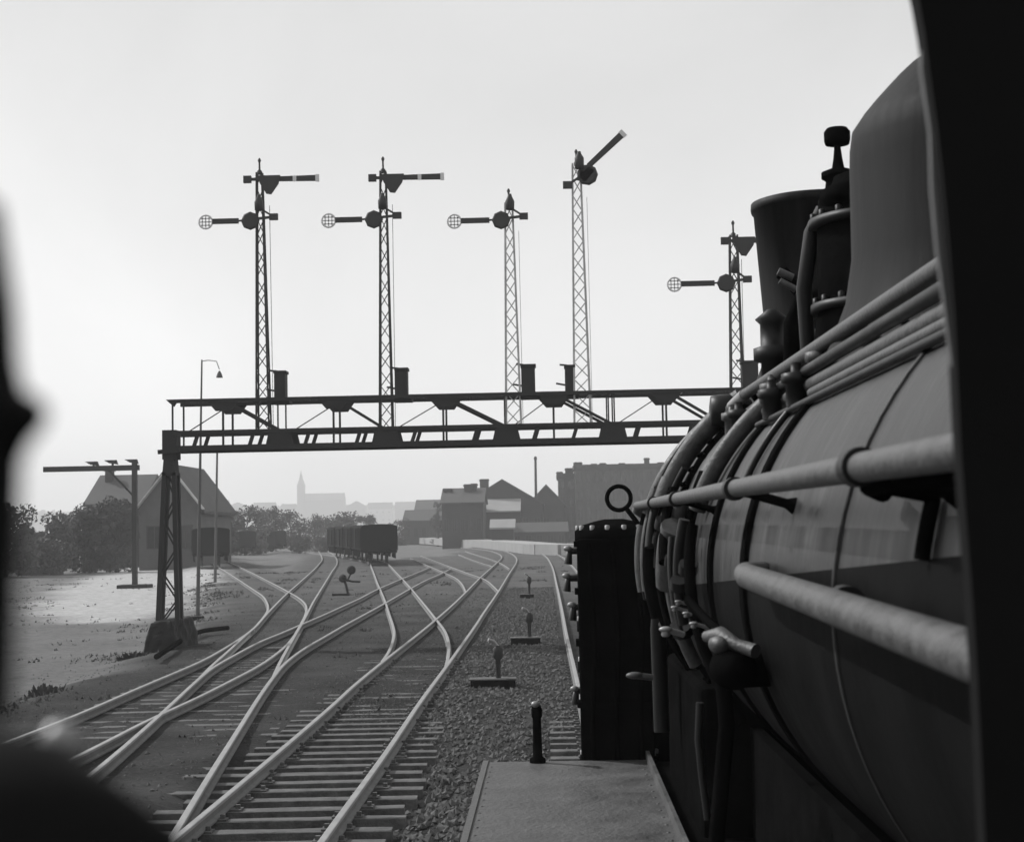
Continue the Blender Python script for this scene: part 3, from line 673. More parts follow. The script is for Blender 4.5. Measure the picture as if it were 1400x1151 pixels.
# pointed end bracket on the top chord
MB().prism([(xL-.1, GY-.04, zt+.05), (xL+.28, GY-.04, zt+.05), (xL+.14, GY-.04, zt-.16)], .02).build('gusset_plate', M['iron'], gan)
def leg_parts(px_top, pxa, pxb, py_bot, mirror=False):
    for dy in (0, .4):
        a0, b0 = g(px_top-6, 646, dy), g(px_top+7, 646, dy); a1, b1 = g(pxa, py_bot, dy), g(pxb, py_bot, dy)
        lm = MB().bar(a0, a1, .12, .12).bar(b0, b1, .12, .12)
        for k in range(6):
            t0, t1 = k/6, (k+1)/6
            p, q = a0+(a1-a0)*t0, b0+(b1-b0)*t1
            if k % 2: p, q = b0+(b1-b0)*t0, a0+(a1-a0)*t1
            lm.bar(p, q, .04, .04)
        lm.build('leg', M['iron'], gan)
    hb = MB(); hb.box((tx(px_top-9), GY-.05, g(px_top, 628).z), (tx(px_top+10), GY+.5, g(px_top, 588).z))
    hb.prism([(tx(px_top-9), GY-.06, g(px_top, 650).z), (tx(px_top+9), GY-.06, g(px_top, 650).z), (tx(px_top+7), GY-.06, g(px_top, 628).z), (tx(px_top-7), GY-.06, g(px_top, 628).z)], .5)
    hb.bar((tx(px_top-14), GY-.1, g(px_top, 618).z), (tx(px_top+16), GY-.1, g(px_top, 616).z), .08, .12)
    hb.build('leg_head', M['iron'], gan)
leg_parts(231, 216, 243, 855)
fz = g(225, 848).z
fb = MB(); fx0, fx1 = g(206, 860).x, g(248, 860).x
fb.add([Vector(p) for p in ((fx0-.2, GY-.8, -.75), (fx1+.1, GY-1.0, -.75), (fx1+.3, GY+1.6, -.75), (fx0-.2, GY+1.6, -.75), (fx0+.12, GY-.55, fz), (fx1-.12, GY-.55, fz+.05), (fx1, GY+1.4, fz), (fx0+.1, GY+1.4, fz))],
       [(0,3,2,1),(4,5,6,7),(0,1,5,4),(1,2,6,5),(2,3,7,6),(3,0,4,7)])
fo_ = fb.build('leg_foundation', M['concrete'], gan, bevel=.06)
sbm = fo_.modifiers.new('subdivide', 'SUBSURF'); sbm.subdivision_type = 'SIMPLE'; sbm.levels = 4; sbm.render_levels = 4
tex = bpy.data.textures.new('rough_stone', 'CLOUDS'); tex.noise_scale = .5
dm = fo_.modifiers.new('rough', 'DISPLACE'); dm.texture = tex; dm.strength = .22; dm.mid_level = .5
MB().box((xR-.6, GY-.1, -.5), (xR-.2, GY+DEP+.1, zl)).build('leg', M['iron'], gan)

# ------------------------------------------------------------------ semaphore signals on the gantry
def lattice(mb, b, t, wb, wt, th, dep=1.0):
    b, t = Vector(b), Vector(t); n_ = max(6, int((t-b).length/.42))
    def cor(k, sx, sy):
        f = k/n_; p = b+(t-b)*f; w_ = (wb+(wt-wb)*f)/2; return p+Vector((sx*w_, sy*w_*dep, 0))
    for sx in (-1, 1):
        for sy in (-1, 1): mb.bar(cor(0, sx, sy), cor(n_, sx, sy), th, th)
    for k in range(n_):
        for face in range(4):
            sA, sB = ((-1,-1),(1,-1)) if face == 0 else ((1,1),(-1,1)) if face == 1 else ((-1,1),(-1,-1)) if face == 2 else ((1,-1),(1,1))
            if k % 2: sA, sB = sB, sA
            mb.bar(cor(k, *sA), cor(k+1, *sB), th*.75, th*.5)
    return mb
def disc(mbw, c, r):
    mbw.torus(c, r, .025, (0,1,0), 20, 6)
    for i in (-1, 0, 1):
        L = math.sqrt(max(0, r*r-(i*r*.5)**2))
        mbw.bar(c+Vector((i*r*.5,0,-L)), c+Vector((i*r*.5,0,L)), .03, .03); mbw.bar(c+Vector((-L,0,i*r*.5)), c+Vector((L,0,i*r*.5)), .03, .03)
    return mbw
def signal(px0, py0, px1, py1, label, mtl, wb, wt, upper=None, lower_=None, raised=None):
    b, t = g(px0, py0, .3), g(px1, py1, .3)
    s = empty('semaphore_signal', (b.x, GY+.3, b.z), label, 'semaphore signal', 'semaphore signals on the gantry')
    lattice(MB(), b, t-Vector((0,0,.15)), wb, wt, .045 if mtl == 'mastd' else .052).build('mast', M[mtl], s)
    MB().lathe(t-Vector((0,0,.2)), [(.07, 0), (.07, .1), (.03, .14), (.025, .34), (.05, .40), (.02, .47)], 10).build('finial', M['arm'], s)
    front = -.28
    if upper:                                            # (pivot x, pivot y, stub end x, arm tip x)
        pvx, pvy, sx_, tx_ = upper; pv = g(pvx, pvy, front+.3); y0 = pv.y
        arm = MB().prism([(pv.x-.1, y0, pv.z-.06), (g(tx_, pvy).x, y0, pv.z-.085), (g(tx_, pvy).x, y0, pv.z+.085), (pv.x-.1, y0, pv.z+.06)], .04)
        arm.bar((g(sx_, pvy).x, y0, pv.z), (pv.x, y0, pv.z), .05, .08); a = arm.build('signal_arm', M['arm'], s)
        MB().cbox((g(sx_+4, pvy).x, y0, pv.z), (.22, .1, .2)).build('counterweight', M['arm'], a)
        MB().box((g(tx_-1, pvy).x, y0-.01, pv.z-.10), (g(tx_+4, pvy).x, y0+.05, pv.z+.10)).build('arm_tip', M['armw'], a)
        MB().box((g(tx_-32, pvy).x, y0-.004, pv.z-.08), (g(tx_-27, pvy).x, y0+.044, pv.z+.08)).build('arm_stripe', M['armw'], a)
        c_ = pv+Vector((.16, 0, 0))
        MB().prism([c_+Vector(q) for q in ((-.26,-.03,.10),(.38,-.03,.10),(.33,-.03,-.14),(.12,-.03,-.44),(-.02,-.03,-.42),(-.2,-.03,-.12))], .05).build('spectacle', M['arm'], a)
    if lower_:
        pvx, pvy, dx_, cx_ = lower_; pv = g(pvx, pvy, front+.3); y0 = pv.y
        arm = MB().bar((g(dx_+9, pvy).x, y0, pv.z-.05), (g(pvx-26, pvy).x, y0, pv.z-.05), .05, .15).bar((g(pvx-26, pvy).x, y0, pv.z-.05), pv, .035, .05).bar(pv, (g(cx_, pvy).x, y0, pv.z+.04), .05, .07)
        a = arm.build('signal_arm', M['arm'], s)
        disc(MB(), Vector((g(dx_, pvy).x, y0, pv.z-.06)), .19).build('end_disc', M['armw'], a)
        MB().cbox((g(cx_+1, pvy).x, y0, pv.z+.04), (.24, .10, .18)).build('counterweight', M['arm'], a)
        q = g(pvx-10, pvy+3); MB().lathe((q.x, y0-.03, q.z), [(.2, 0), (.26, .01), (.26, .05), (.2, .06)], 8, 'y').build('spectacle', M['arm'], a)
        MB().lathe(g(pvx+2, pvy-20, .0), [(.05, -.2), (.12, -.18), (.13, .05), (.06, .2), (.05, .26)], 10).build('signal_lamp', M['arm'], s)
        MB().bar(g(pvx, pvy-16, .05), (g(cx_, pvy).x, y0+.02, pv.z+.06), .04, .05).build('down_rod', M['arm'], s)
    if raised:
        (ax, ay), (bx, by), (cx2, cy2) = raised; pa, pb, pc = g(ax, ay, front+.3), g(bx, by, front+.3), g(cx2, cy2, front+.3)
        d = (pb-pa).normalized(); up = Vector((-d.z, 0, d.x))
        st = pa+d*.22
        arm = MB().prism([st-up*.075, pb-up*.095, pb+up*.095, st+up*.075], .04).bar(pa, st, .035, .10, (0,1,0)); a = arm.build('signal_arm', M['arm'], s)
        MB().prism([pb-d*.02-up*.11-Vector((0,.01,0)), pb+d*.10-up*.11-Vector((0,.01,0)), pb+d*.10+up*.11-Vector((0,.01,0)), pb-d*.02+up*.11-Vector((0,.01,0))], .06).build('arm_tip', M['armw'], a)
        q = g(803, 239, front+.27); MB().lathe((q.x, q.y, q.z), [(.22, 0), (.30, .01), (.30, .05), (.22, .06)], 9, 'y').prism([q+Vector(v) for v in ((-.2,0,.1),(.12,0,.3),(.2,0,.1),(-.05,0,-.2),(-.3,0,-.15))], .05).build('spectacle', M['arm'], a)
        MB().bar(pa-Vector((0,0,.1)), pc, .05, .06).cbox(pc, (.26, .1, .2)).build('counterweight', M['arm'], a)
        MB().lathe(g(792, 222, 0), [(.05, -.2), (.13, -.18), (.13, .12), (.06, .24), (.05, .3)], 10).build('signal_lamp', M['arm'], s)
    lad = MB()
    dirv = (t-b)*.86
    o1 = Vector((wb*.5+.05, .22, 0))
    lad.bar(b+o1, b+o1+dirv, .014, .014); lad.build('pull_rod', M[mtl], s)
    return s
signal(358, 590, 352, 226, 'leftmost semaphore, dark mast with level right arm above a left arm ending in a disc', 'mastd', .36, .15, (357, 245, 334, 432), (352, 299, 281, 373))
signal(527, 590, 522, 224, 'dark two-arm semaphore second from left, between the leftmost mast and the short pale mast', 'mastd', .36, .15, (526, 243, 505, 603), (521, 297, 449, 542))
signal(702, 580, 695, 268, 'shorter pale lattice semaphore carrying a single left arm that ends in a disc', 'mastl', .42, .20, None, (695, 298, 621, 715))
signal(797, 580, 788, 214, 'tall pale lattice semaphore with its single arm raised up to the right', 'mastl', .46, .22, None, None, ((797, 234), (850, 184), (776, 253)))
signal(1011, 590, 1004, 312, 'dark two-arm semaphore nearest the locomotive chimney, rising from the gantry end', 'mastd', .38, .20, (1006, 329, 987, 1075), (1003, 384, 922, 1021))
def gcab(px0, px1, py0, py1, label):
    a, b = g(px0, py1, .15), g(px1, py0, .15)
    s = empty('signal_cabinet', ((a.x+b.x)/2, GY+.3, a.z), label, 'cabinet', 'cabinets on the gantry')
    MB().box((a.x, GY+.08, a.z), (b.x, GY+.5, b.z-.08)).build('case', M['iron'], s, bevel=.015)
    MB().box((a.x-.02, GY+.06, b.z-.08), (b.x+.03, GY+.52, b.z)).build('lid', M['iron'], s, bevel=.01)
    MB().bar((a.x-.25, GY+.25, a.z+.35), (a.x, GY+.25, a.z+.30), .03, .05).build('lever', M['iron'], s)
    MB().bar((a.x+.06, GY+.25, b.z), (a.x-.14, GY+.25, b.z+.02), .03, .05).build('hook', M['iron'], s)
    MB().box((a.x-.03, GY+.06, a.z-.08), (b.x+.12, GY+.54, a.z)).build('base_plate', M['iron'], s)
gcab(374, 389, 506, 548, 'dark metal cabinet on the gantry right of the leftmost mast')
gcab(540, 556, 502, 545, 'dark metal cabinet on the gantry beside the second two-arm mast from left')
gcab(713, 731, 497, 541, 'dark metal cabinet on the gantry right of the short pale mast')
gcab(773, 785, 498, 540, 'narrow dark metal cabinet on the gantry left of the raised-arm mast')
gcab(1016, 1037, 492, 532, 'dark metal cabinet on the gantry just left of the locomotive chimney')

# ------------------------------------------------------------------ trackside things
def lever_stand(px, py_base, py_top, wpx, label, size=1.0):
    p = G(px, py_base, -.2); Y = p.y; k = Y/F
    hgt = (py_base-py_top)*k
    s = empty('point_lever', (p.x, p.y, -.2), label, 'point lever', 'point levers beside the main track')
    MB().box((p.x-wpx*k/2-.12*size, Y, -.22), (p.x+wpx*k/2-.12*size+.15, Y+.42, .0)).build('base_box', M['black'], s, bevel=.01)
    MB().box((p.x-wpx*k/2-.15*size, Y-.015, .003), (p.x+wpx*k/2+.05, Y+.44, .025)).build('lid', M['sleeper'], s)
    MB().lathe((p.x+.06, Y+.2, 0), [(.05, .02), (.05, hgt*.55-.1), (.10, hgt*.62-.1), (.10, hgt*.8-.1), (.05, hgt*.88-.1)], 14).build('post', M['iron'], s)
    MB().tube([(p.x+.06, Y+.2, hgt*.85-.1), (p.x-.02, Y+.15, hgt-.12), (p.x-.12, Y+.1, hgt-.08)], .035, 10).build('handle', M['bright'], s)
lever_stand(677, 944, 884, 50, 'near point lever on a dark box between the main track and the locomotive')
lever_stand(721, 883, 838, 32, 'middle point lever on a dark box, just beyond the near one')
lever_stand(722, 819, 788, 14, 'farthest small point lever near the locomotive rail')
def point_lantern():
    p = G(466, 815, -.2); Y = p.y; k = Y/F
    s = empty('point_indicator', (p.x, p.y, -.2), 'dark point indicator with round lantern and weighted lever beside the middle wagons track', 'point indicator')
    MB().box((p.x-.4, Y-.15, -.22), (p.x+.42, Y+.15, -.06)).build('base_plate', M['iron'], s)
    MB().tube([(p.x+.35, Y, -.1), (p.x+.25, Y, .35), (p.x+.15, Y, .62)], .06, 10).build('post', M['iron'], s)
    MB().ball((p.x+.1, Y, .66), .2, 14, 9).build('weight', M['iron'], s)
    MB().tube([(p.x+.15, Y, .62), (p.x+.55, Y, .50), (p.x+.95, Y, .48)], .05, 8).build('lever_arm', M['iron'], s)
    MB().lathe((p.x+.52, Y-.1, 1.05), [(.12, 0), (.21, .03), (.21, .17), (.12, .2)], 16, 'y').tube([(p.x+.3, Y, .5), (p.x+.5, Y, .9)], .04, 8).build('lantern', M['iron'], s)
point_lantern()
# thin lamp post and bare pole by the gantry leg
p = G(270, 851, -.45); Y = p.y
lt = empty('lamp_post', (p.x, Y, -.45), 'thin tall lamp post with a gooseneck lamp behind the gantry leg', 'lamp post')
top = W(276, 492, Y)
MB().tube([(p.x, Y, -.6), (p.x+(top.x-p.x)*.5, Y, 4.5), (top.x, Y, top.z)], [.08, .055, .03], 10).build('pole', M['pole'], lt)
MB().tube([(top.x, Y, top.z-.05), (top.x+.25, Y, top.z-.02), W(296, 494, Y), W(300, 505, Y)], .02, 8).build('gooseneck', M['mastl'], lt)
q = W(300, 512, Y); MB().lathe(q, [(.13, -.12), (.10, 0), (.05, .10), (.03, .14)], 14).build('lamp_shade', M['pole'], lt)
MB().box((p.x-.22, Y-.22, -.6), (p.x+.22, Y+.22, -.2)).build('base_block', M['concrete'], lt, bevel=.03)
p = G(294, 802, -.45); Y = p.y
tp = empty('utility_pole', (p.x, Y, -.45), 'thin bare pole standing beside the lone wagon, right of the lamp post', 'pole')
top = W(297, 612, Y)
MB().tube([(p.x, Y, -.6), (top.x, Y, top.z)], [.10, .06], 10).build('shaft', M['pole'], tp)
MB().bar((top.x-.5, Y, top.z-.3), (top.x+.5, Y, top.z-.3), .08, .08).build('crossarm', M['pole'], tp)
# dark coil of cable beside the foundation
cab = MB(); pts_ = [G(px, py, -.36) for px, py in ((214,918),(236,902),(256,888),(280,878),(312,874))]
tag(MB().tube(spline(pts_, .2), .07, 8).build('ground_cable', M['black']), 'thick dark cable lying on the ground from the gantry foundation to the rails', 'cable')
def weeds(px, py, wpx, hpx, label):
    p = G(px, py, -.45); k = p.y/F; mb_ = MB(); r_ = random.Random(int(px))
    for i in range(260):
        a = r_.uniform(0, 6.28); q = math.sqrt(r_.random())*wpx*k/2; x, y = p.x+math.cos(a)*q, p.y+math.sin(a)*q*.6
        h_ = hpx*k*r_.uniform(.3, 1)*(1-.5*(q/(wpx*k/2))**2); dx, dy = r_.uniform(-.2, .2), r_.uniform(-.2, .2); w_ = r_.uniform(.03, .07)
        mb_.add([(x-w_, y, -.5), (x+w_, y, -.5), (x+dx+w_*.3, y+dy, -.45+h_), (x+dx-w_*.3, y+dy, -.45+h_*.95)], [(0,1,2,3)])
    tag(mb_.build('weed_clump', M['leafd']), label, 'weeds', 'weed clumps beside the left track')
gr = MB(); r_ = random.Random(31); cnt = 0
while cnt < 3800:
    y = r_.uniform(18, 120); x = r_.uniform(-42, -3) if r_.random() < .8 else r_.uniform(-3, 2)
    dd = float(np.sqrt(((railpts-(x, y))**2).sum(1)).min())
    if dd < .5 or (dd > 4.5 and r_.random() < .75) or nz(x, y, .22, 12)+.5*nz(x, y, .9, 13) < (.12 if dd > 1.6 else .3) or (x > -3 and y < 45): continue
    if sx0+8 < x < sx1 and sy0+8 < y < sy1 and inpoly(x, y, sandp) and r_.random() < .8: continue
    z = gz(x, y, dd)-.02; cnt += 1
    for q in range(3):
        h_ = r_.uniform(.03, .11); a = r_.uniform(0, 6.28); w_ = r_.uniform(.012, .03)*(1+y/60); bx, by = x+r_.uniform(-.12, .12), y+r_.uniform(-.12, .12)
        gr.add([(bx-w_*math.cos(a), by-w_*math.sin(a), z), (bx+w_*math.cos(a), by+w_*math.sin(a), z), (bx+r_.uniform(-.08, .08), by+r_.uniform(-.08, .08), z+h_)], [(0,1,2)])
tag(gr.build('grass', M['grass']), 'thin tufts of grass and weeds scattered over the yard', kind='stuff')
weeds(70, 962, 62, 30, 'dark low clump of weeds left of the pale curving rail')
weeds(185, 905, 40, 16, 'small clump of weeds at the foot of the gantry foundation')

# ------------------------------------------------------------------ wagons
def make_wagon(L=8.6, Wd=3.05):
    s = empty('goods_wagon', (0,0,0), '', 'wagon')
    MB().box((-Wd/2, 0, 1.15), (Wd/2, L, 3.25)).build('body', M['wagon'], s, False)
    r_ = [(Wd/2*1.04*math.sin(R(a)), 3.25+.24*(math.cos(R(a))-math.cos(R(75)))) for a in range(-75, 76, 15)]
    MB().prism([(x, -.12, z) for x, z in r_], L+.24).build('roof', M['wroof'], s, False)
    for x in (-Wd/2-.03, Wd/2+.03):
        fr = MB()
        for k in range(7): fr.box((x-.03, k*L/6-.05, 1.15), (x+.03, k*L/6+.05, 3.2))
        fr.box((x-.025, -.04, 1.15), (x+.025, L+.04, 1.27)).box((x-.025, -.04, 3.08), (x+.025, L+.04, 3.2))
        fr.build('side_frame', M['wroof'], s, False)
        MB().box((x-.05, L*.4, 1.2), (x+.05, L*.6, 3.05)).build('door', M['wagon'], s, False)
    MB().box((-Wd/2, 0, .95), (Wd/2, L, 1.12)).box((-Wd/2+.1, .4, .45), (-Wd/2+.16, L-.4, .95)).box((Wd/2-.16, .4, .45), (Wd/2-.1, L-.4, .95)).build('underframe', M['black'], s, False)
    for x in (-.85, .85):
        MB().lathe((x, 0, 1.05), [(.07, -.5), (.2, -.48), (.2, -.44), (.08, -.42), (.08, 0)], 14, 'y').build('buffer', M['black'], s, False)
    for y in (L*.25, L*.75):
        for x in (-.78, .70): MB().lathe((0, y, .5), [(.1, x), (.5, x), (.5, x+.12), (.1, x+.12)], 24, 'x').build('wheel', M['tyre'], s, False)
    return s
wag = make_wagon(); used = False
midl = [(a+min(G_R, key=lambda q: (q-a).length))/2 for a in G_L]
acc = 0; start = None
pl = []; 
for i, p in enumerate(midl):
    if p.y > FM.y-9: pl.append(p)
lens = [0]
for i in range(1, len(pl)): lens.append(lens[-1]+(pl[i]-pl[i-1]).length)
def along(s_):
    i = int(np.searchsorted(lens, s_)); i = min(max(i, 1), len(pl)-1); t = (s_-lens[i-1])/max(1e-6, lens[i]-lens[i-1]); return pl[i-1]+(pl[i]-pl[i-1])*t
wl = ['nearest dark covered wagon of the middle row, its end towards the gantry', 'second covered wagon from the near end of the middle row', 'third covered wagon from the near end of the middle row', 'fourth covered wagon from the near end of the middle row', 'farthest covered wagon of the middle row']
for k in range(5):
    a, b_ = along(k*9.9), along(k*9.9+8.6); d = b_-a
    o_ = wag if k == 0 else copy_tree(wag); used = True
    o_.location = (a.x, a.y, 0); o_.rotation_euler = (0, 0, math.atan2(-d.x, d.y)); o_['label'] = wl[k]; o_['group'] = 'goods wagons standing on the tracks'
o_ = copy_tree(wag); p = (E_L[-1]+E_R[-1])/2; p = G(289,775)
o_.location = (p.x, p.y, 0); o_.rotation_euler = (0,0, R(14)); o_['label'] = 'lone dark covered wagon at the left beside the house'; o_['group'] = 'goods wagons standing on the tracks'
for i, (px, py, Y) in enumerate(((338, 742, 225), (384, 740, 245))):
    o_ = copy_tree(wag); q = W(px, py, Y); o_.location = (q.x, Y, -.3); o_.rotation_euler = (0,0,R(50+20*i)); o_['group'] = 'goods wagons standing on the tracks'
    o_['label'] = ('hazy wagon beyond the lone wagon, at the left end of the bushes', 'hazy wagon in the distance left of the church tower')[i]

# ------------------------------------------------------------------ buildings
def house(name, px0, px1, py_eave, py_ridge, Y, depth, label, cat, wall='brickd', roof='roofd', ridge='x', base=-.4, windows=(0, 0), winmat='pane', chim=(), group=None, over=.3):
    a, b = W(px0, py_eave, Y), W(px1, py_eave, Y); ze = (a.z+b.z)/2; zr = W((px0+px1)/2, py_ridge, Y).z
    s = empty(name, ((a.x+b.x)/2, Y, base), label, cat, group)
    x0, x1 = a.x, b.x
    wm = MB(); y0, y1 = Y, Y+depth
    if ridge == 'x':
        wm.prism([(x0, y0, base-.5), (x0, y1, base-.5), (x0, y1, ze), (x0, (y0+y1)/2, zr-.05), (x0, y0, ze)], x1-x0, (1,0,0))
        ym = (y0+y1)/2; sl = (zr-ze)/(ym-y0)
        rf = MB().prism([(x0-over, y0-over, ze-over*sl), (x0-over, ym, zr), (x0-over, y1+over, ze-over*sl), (x0-over, y1+over, ze-over*sl+.25), (x0-over, ym, zr+.28), (x0-over, y0-over, ze-over*sl+.25)], x1-x0+2*over, (1,0,0))
    elif ridge == 'y':
        xm = (x0+x1)/2; sl = (zr-ze)/(xm-x0)
        wm.prism([(x0, y0, base-.5), (x1, y0, base-.5), (x1, y0, ze), (xm, y0, zr-.05), (x0, y0, ze)], depth)
        rf = MB().prism([(x0-over, y0-over, ze-over*sl), (xm, y0-over, zr), (x1+over, y0-over, ze-over*sl), (x1+over, y0-over, ze-over*sl+.28), (xm, y0-over, zr+.3), (x0-over, y0-over, ze-over*sl+.28)], depth+2*over)
    else:
        wm.box((x0, y0, base-.5), (x1, y1, ze)); rf = MB().box((x0-over, y0-over, ze), (x1+over, y1+over, ze+(zr-ze)))
    wm.build('wall', M[wall], s); ro = rf.build('roof', M[roof], s)
    nw, ns = windows
    for i in range(nw):
        for j in range(ns):
            xx = x0+(x1-x0)*(i+.5)/nw; hh = (ze-base)/ns; zz = base+hh*(j+.52); w2, h2 = min((x1-x0)/nw*.22, .9), min(hh*.27, 1.0)
            f = MB()
            for q in (((xx-w2-.1, y0-.06, zz-h2-.1), (xx-w2, y0+.05, zz+h2+.1)), ((xx+w2, y0-.06, zz-h2-.1), (xx+w2+.1, y0+.05, zz+h2+.1)), ((xx-w2, y0-.06, zz+h2), (xx+w2, y0+.05, zz+h2+.1)), ((xx-w2, y0-.06, zz-h2-.1), (xx+w2, y0+.05, zz-h2)), ((xx-.04, y0-.05, zz-h2), (xx+.04, y0+.03, zz+h2))): f.box(*q)
            fo = f.build('window', M['roofd' if winmat == 'pane' else 'trim'], s)
            MB().box((xx-w2, y0-.02, zz-h2), (xx+w2, y0+.02, zz+h2)).build('pane', M[winmat], fo)
    for (cpx, cpy, cw) in chim:
        c_ = W(cpx, cpy, Y+depth*.4); MB().box((c_.x-cw/2, Y+depth*.4-cw/2, ze-.5), (c_.x+cw/2, Y+depth*.4+cw/2, c_.z)).box((c_.x-cw/2-.12, Y+depth*.4-cw/2-.12, c_.z-.35), (c_.x+cw/2+.12, Y+depth*.4+cw/2+.12, c_.z-.15)).build('chimney', M['brickd'], ro)
    return s
# left: dark house behind the gantry leg
hs = house('house', 190, 274, 694, 638, 145, 14, 'dark gabled house behind the gantry leg, pale edges along its roof slope', 'house', 'housew', 'roofd', 'y', windows=(2, 1), over=.5)
for sx in (-1, 1):
    e_ = W(274 if sx > 0 else 190, 694, 144.4); r_ = W(232, 638, 144.4)
    MB().bar((e_.x+sx*.3, 144.36, e_.z-.15), (r_.x, 144.36, r_.z+.05), .12, .8, (0,1,0)).build('bargeboard', M['trim'], hs)
house('house', 118, 192, 690, 650, 160, 12, 'low dark wing with a level ridge left of the gabled house', 'house', 'brickd', 'roofd', 'x', windows=(3, 2), chim=((150, 640, .8),))
# right: factory sheds and the tall block
house('apartment_block', 786, 930, 640, 634, 300, 16, 'tall flat-roofed grey block with chimneys behind the pump ring', 'building', 'brickm', 'roofd', 'flat', windows=(12, 4), winmat='pane', chim=((790, 632, 1.6), (812, 634, 1.2), (824, 633, 1.2), (850, 633, 1.2), (884, 626, 1.0), (903, 632, 1.2)))
house('apartment_block', 763, 786, 652, 647, 304, 14, 'lower stepped end of the grey block, beside the thin flue', 'building', 'brickm', 'roofd', 'flat', windows=(2, 4), chim=((765, 645, 1.2), (778, 640, 1.6)))
house('factory_shed', 632, 742, 690, 657, 275, 24, 'wide dark factory shed with a low gable and pale skylight strip', 'factory', 'brickd', 'roofd', 'y', windows=(7, 1), chim=((662, 655, 1.6), (648, 661, 1.2)))
fs_ = W(640, 684, 268); ft = W(707, 700, 268)
s = empty('lean_to', ((fs_.x+ft.x)/2, 270, -.4), 'lean-to with a bright pale sloping roof in front of the factory shed', 'shed')
MB().box((fs_.x+.3, 268.4, -.9), (ft.x+.6, 274, ft.z)).build('wall', M['brickd'], s)
MB().prism([(fs_.x, 267.9, ft.z+.05), (fs_.x, 274.2, W(650, 684, 274).z), (fs_.x, 274.2, W(650, 684, 274).z+.2), (fs_.x, 267.9, ft.z+.25)], ft.x-fs_.x+.6, (1,0,0)).build('roof', M['roofl'], s)
house('factory_shed', 604, 660, 688, 668, 255, 14, 'smaller dark factory shed with stepped chimneys left of the wide shed', 'factory', 'brickd', 'roofd', 'x', windows=(5, 1), chim=((612, 668, 1.4), (640, 662, 1.4), (648, 664, .8)))
house('factory_shed', 722, 772, 690, 664, 290, 14, 'shed with a pale roof edge between the wide factory and the grey block', 'factory', 'brickd', 'brickm', 'y', windows=(3, 1))
house('store_shed', 552, 618, 712, 698, 330, 12, 'long low dark store left of the factory sheds', 'shed', 'brickd', 'roofd', 'x', windows=(6, 1))
house('store_shed', 568, 602, 697, 684, 400, 12, 'pale-walled house showing above the long low store', 'house', 'render', 'brickm', 'x', windows=(3, 1))
house('store_shed', 672, 702, 722, 712, 235, 5, 'tiny hut with a pale roof in front of the wide factory shed', 'hut', 'brickd', 'roofl', 'x')
house('store_shed', 700, 775, 728, 716, 262, 8, 'dark low store behind the pale platform, left of the pump', 'shed', 'brickd', 'roofd', 'x', windows=(5, 1))
c_ = W(732, 660, 285); t_ = W(732, 624, 285)
fl_ = empty('factory_flue', (c_.x, 285, -.4), 'thin tall flue rising between the factory shed and the grey block', 'chimney')
MB().tube([(c_.x, 285, -.5), (t_.x, 285, t_.z)], [.3, .22], 14).build('stack', M['brickd'], fl_)
MB().tube([(t_.x, 285, t_.z-.6), (t_.x, 285, t_.z-.2)], .3, 14).build('cap_band', M['brickd'], fl_)
# pale platform along the curve
pa, pb, pc = G(800, 760, -.2), G(690, 750.5, -.2), G(566, 741, -.2)
pf = MB()
pp = spline([pa+Vector((30, -6, 0)), pa, pb, pc], 8)
for a, b_ in zip(pp[:-1], pp[1:]):
    pf.box((0,0,0),(0,0,0)) if False else pf.bar((a.x, a.y, .35), (b_.x, b_.y, .35), 4.0, 1.25)
tag(pf.build('station_platform', M['platf']), 'long pale platform edge curving behind the tracks in front of the sheds', 'platform')
# far: church, hill town
ch = empty('church', (W(411, 690, 2200).x, 2200, 0), 'pale hazy church with a tall pointed tower on the skyline', 'church')
x = W(411, 690, 2200).x; zt_ = W(411, 664, 2200).z; zs = W(411, 643, 2200).z; zn = W(440, 684, 2200).z; x2 = W(470, 690, 2200).x
MB().box((x-5, 2200, -1), (x+5, 2212, zt_)).build('tower', M['brickm'], ch)
MB().lathe((x, 2206, 0), [(6.5, zt_), (3.0, zt_+9), (.2, zs)], 8).build('spire', M['roofd'], ch)
MB().box((x+5, 2202, -1), (x2, 2222, zn)).build('nave', M['brickm'], ch)
MB().prism([(x+5, 2201, zn), (x+5, 2212, W(440, 674, 2200).z), (x+5, 2223, zn)], x2-x-5, (1,0,0)).build('roof', M['roofd'], ch)
farl = ['hazy far house at the left end of the skyline', 'hazy far house beside the bare pole top', 'hazy far house between the pole and the church', 'hazy far house just left of the church tower', 'hazy far house just right of the church nave', 'hazy far house above the middle wagons', 'hazy far house right of the middle wagons', 'hazy far house left of the pale-walled house']
for i, (px0, px1, pe_, pr, Y) in enumerate(((286,312,692,684,1900),(308,340,694,687,1950),(346,376,693,687,2000),(384,404,696,689,2050),(474,500,692,685,2100),(503,536,695,687,2080),(540,572,694,686,2020),(572,604,692,685,2100))):
    house('house', px0, px1, pe_, pr, Y, 12, farl[i], 'house', ('brickm', 'render')[i % 2], 'roofd', ('x', 'y', 'x')[i % 3], windows=(4, 3), group='hazy houses on the skyline')

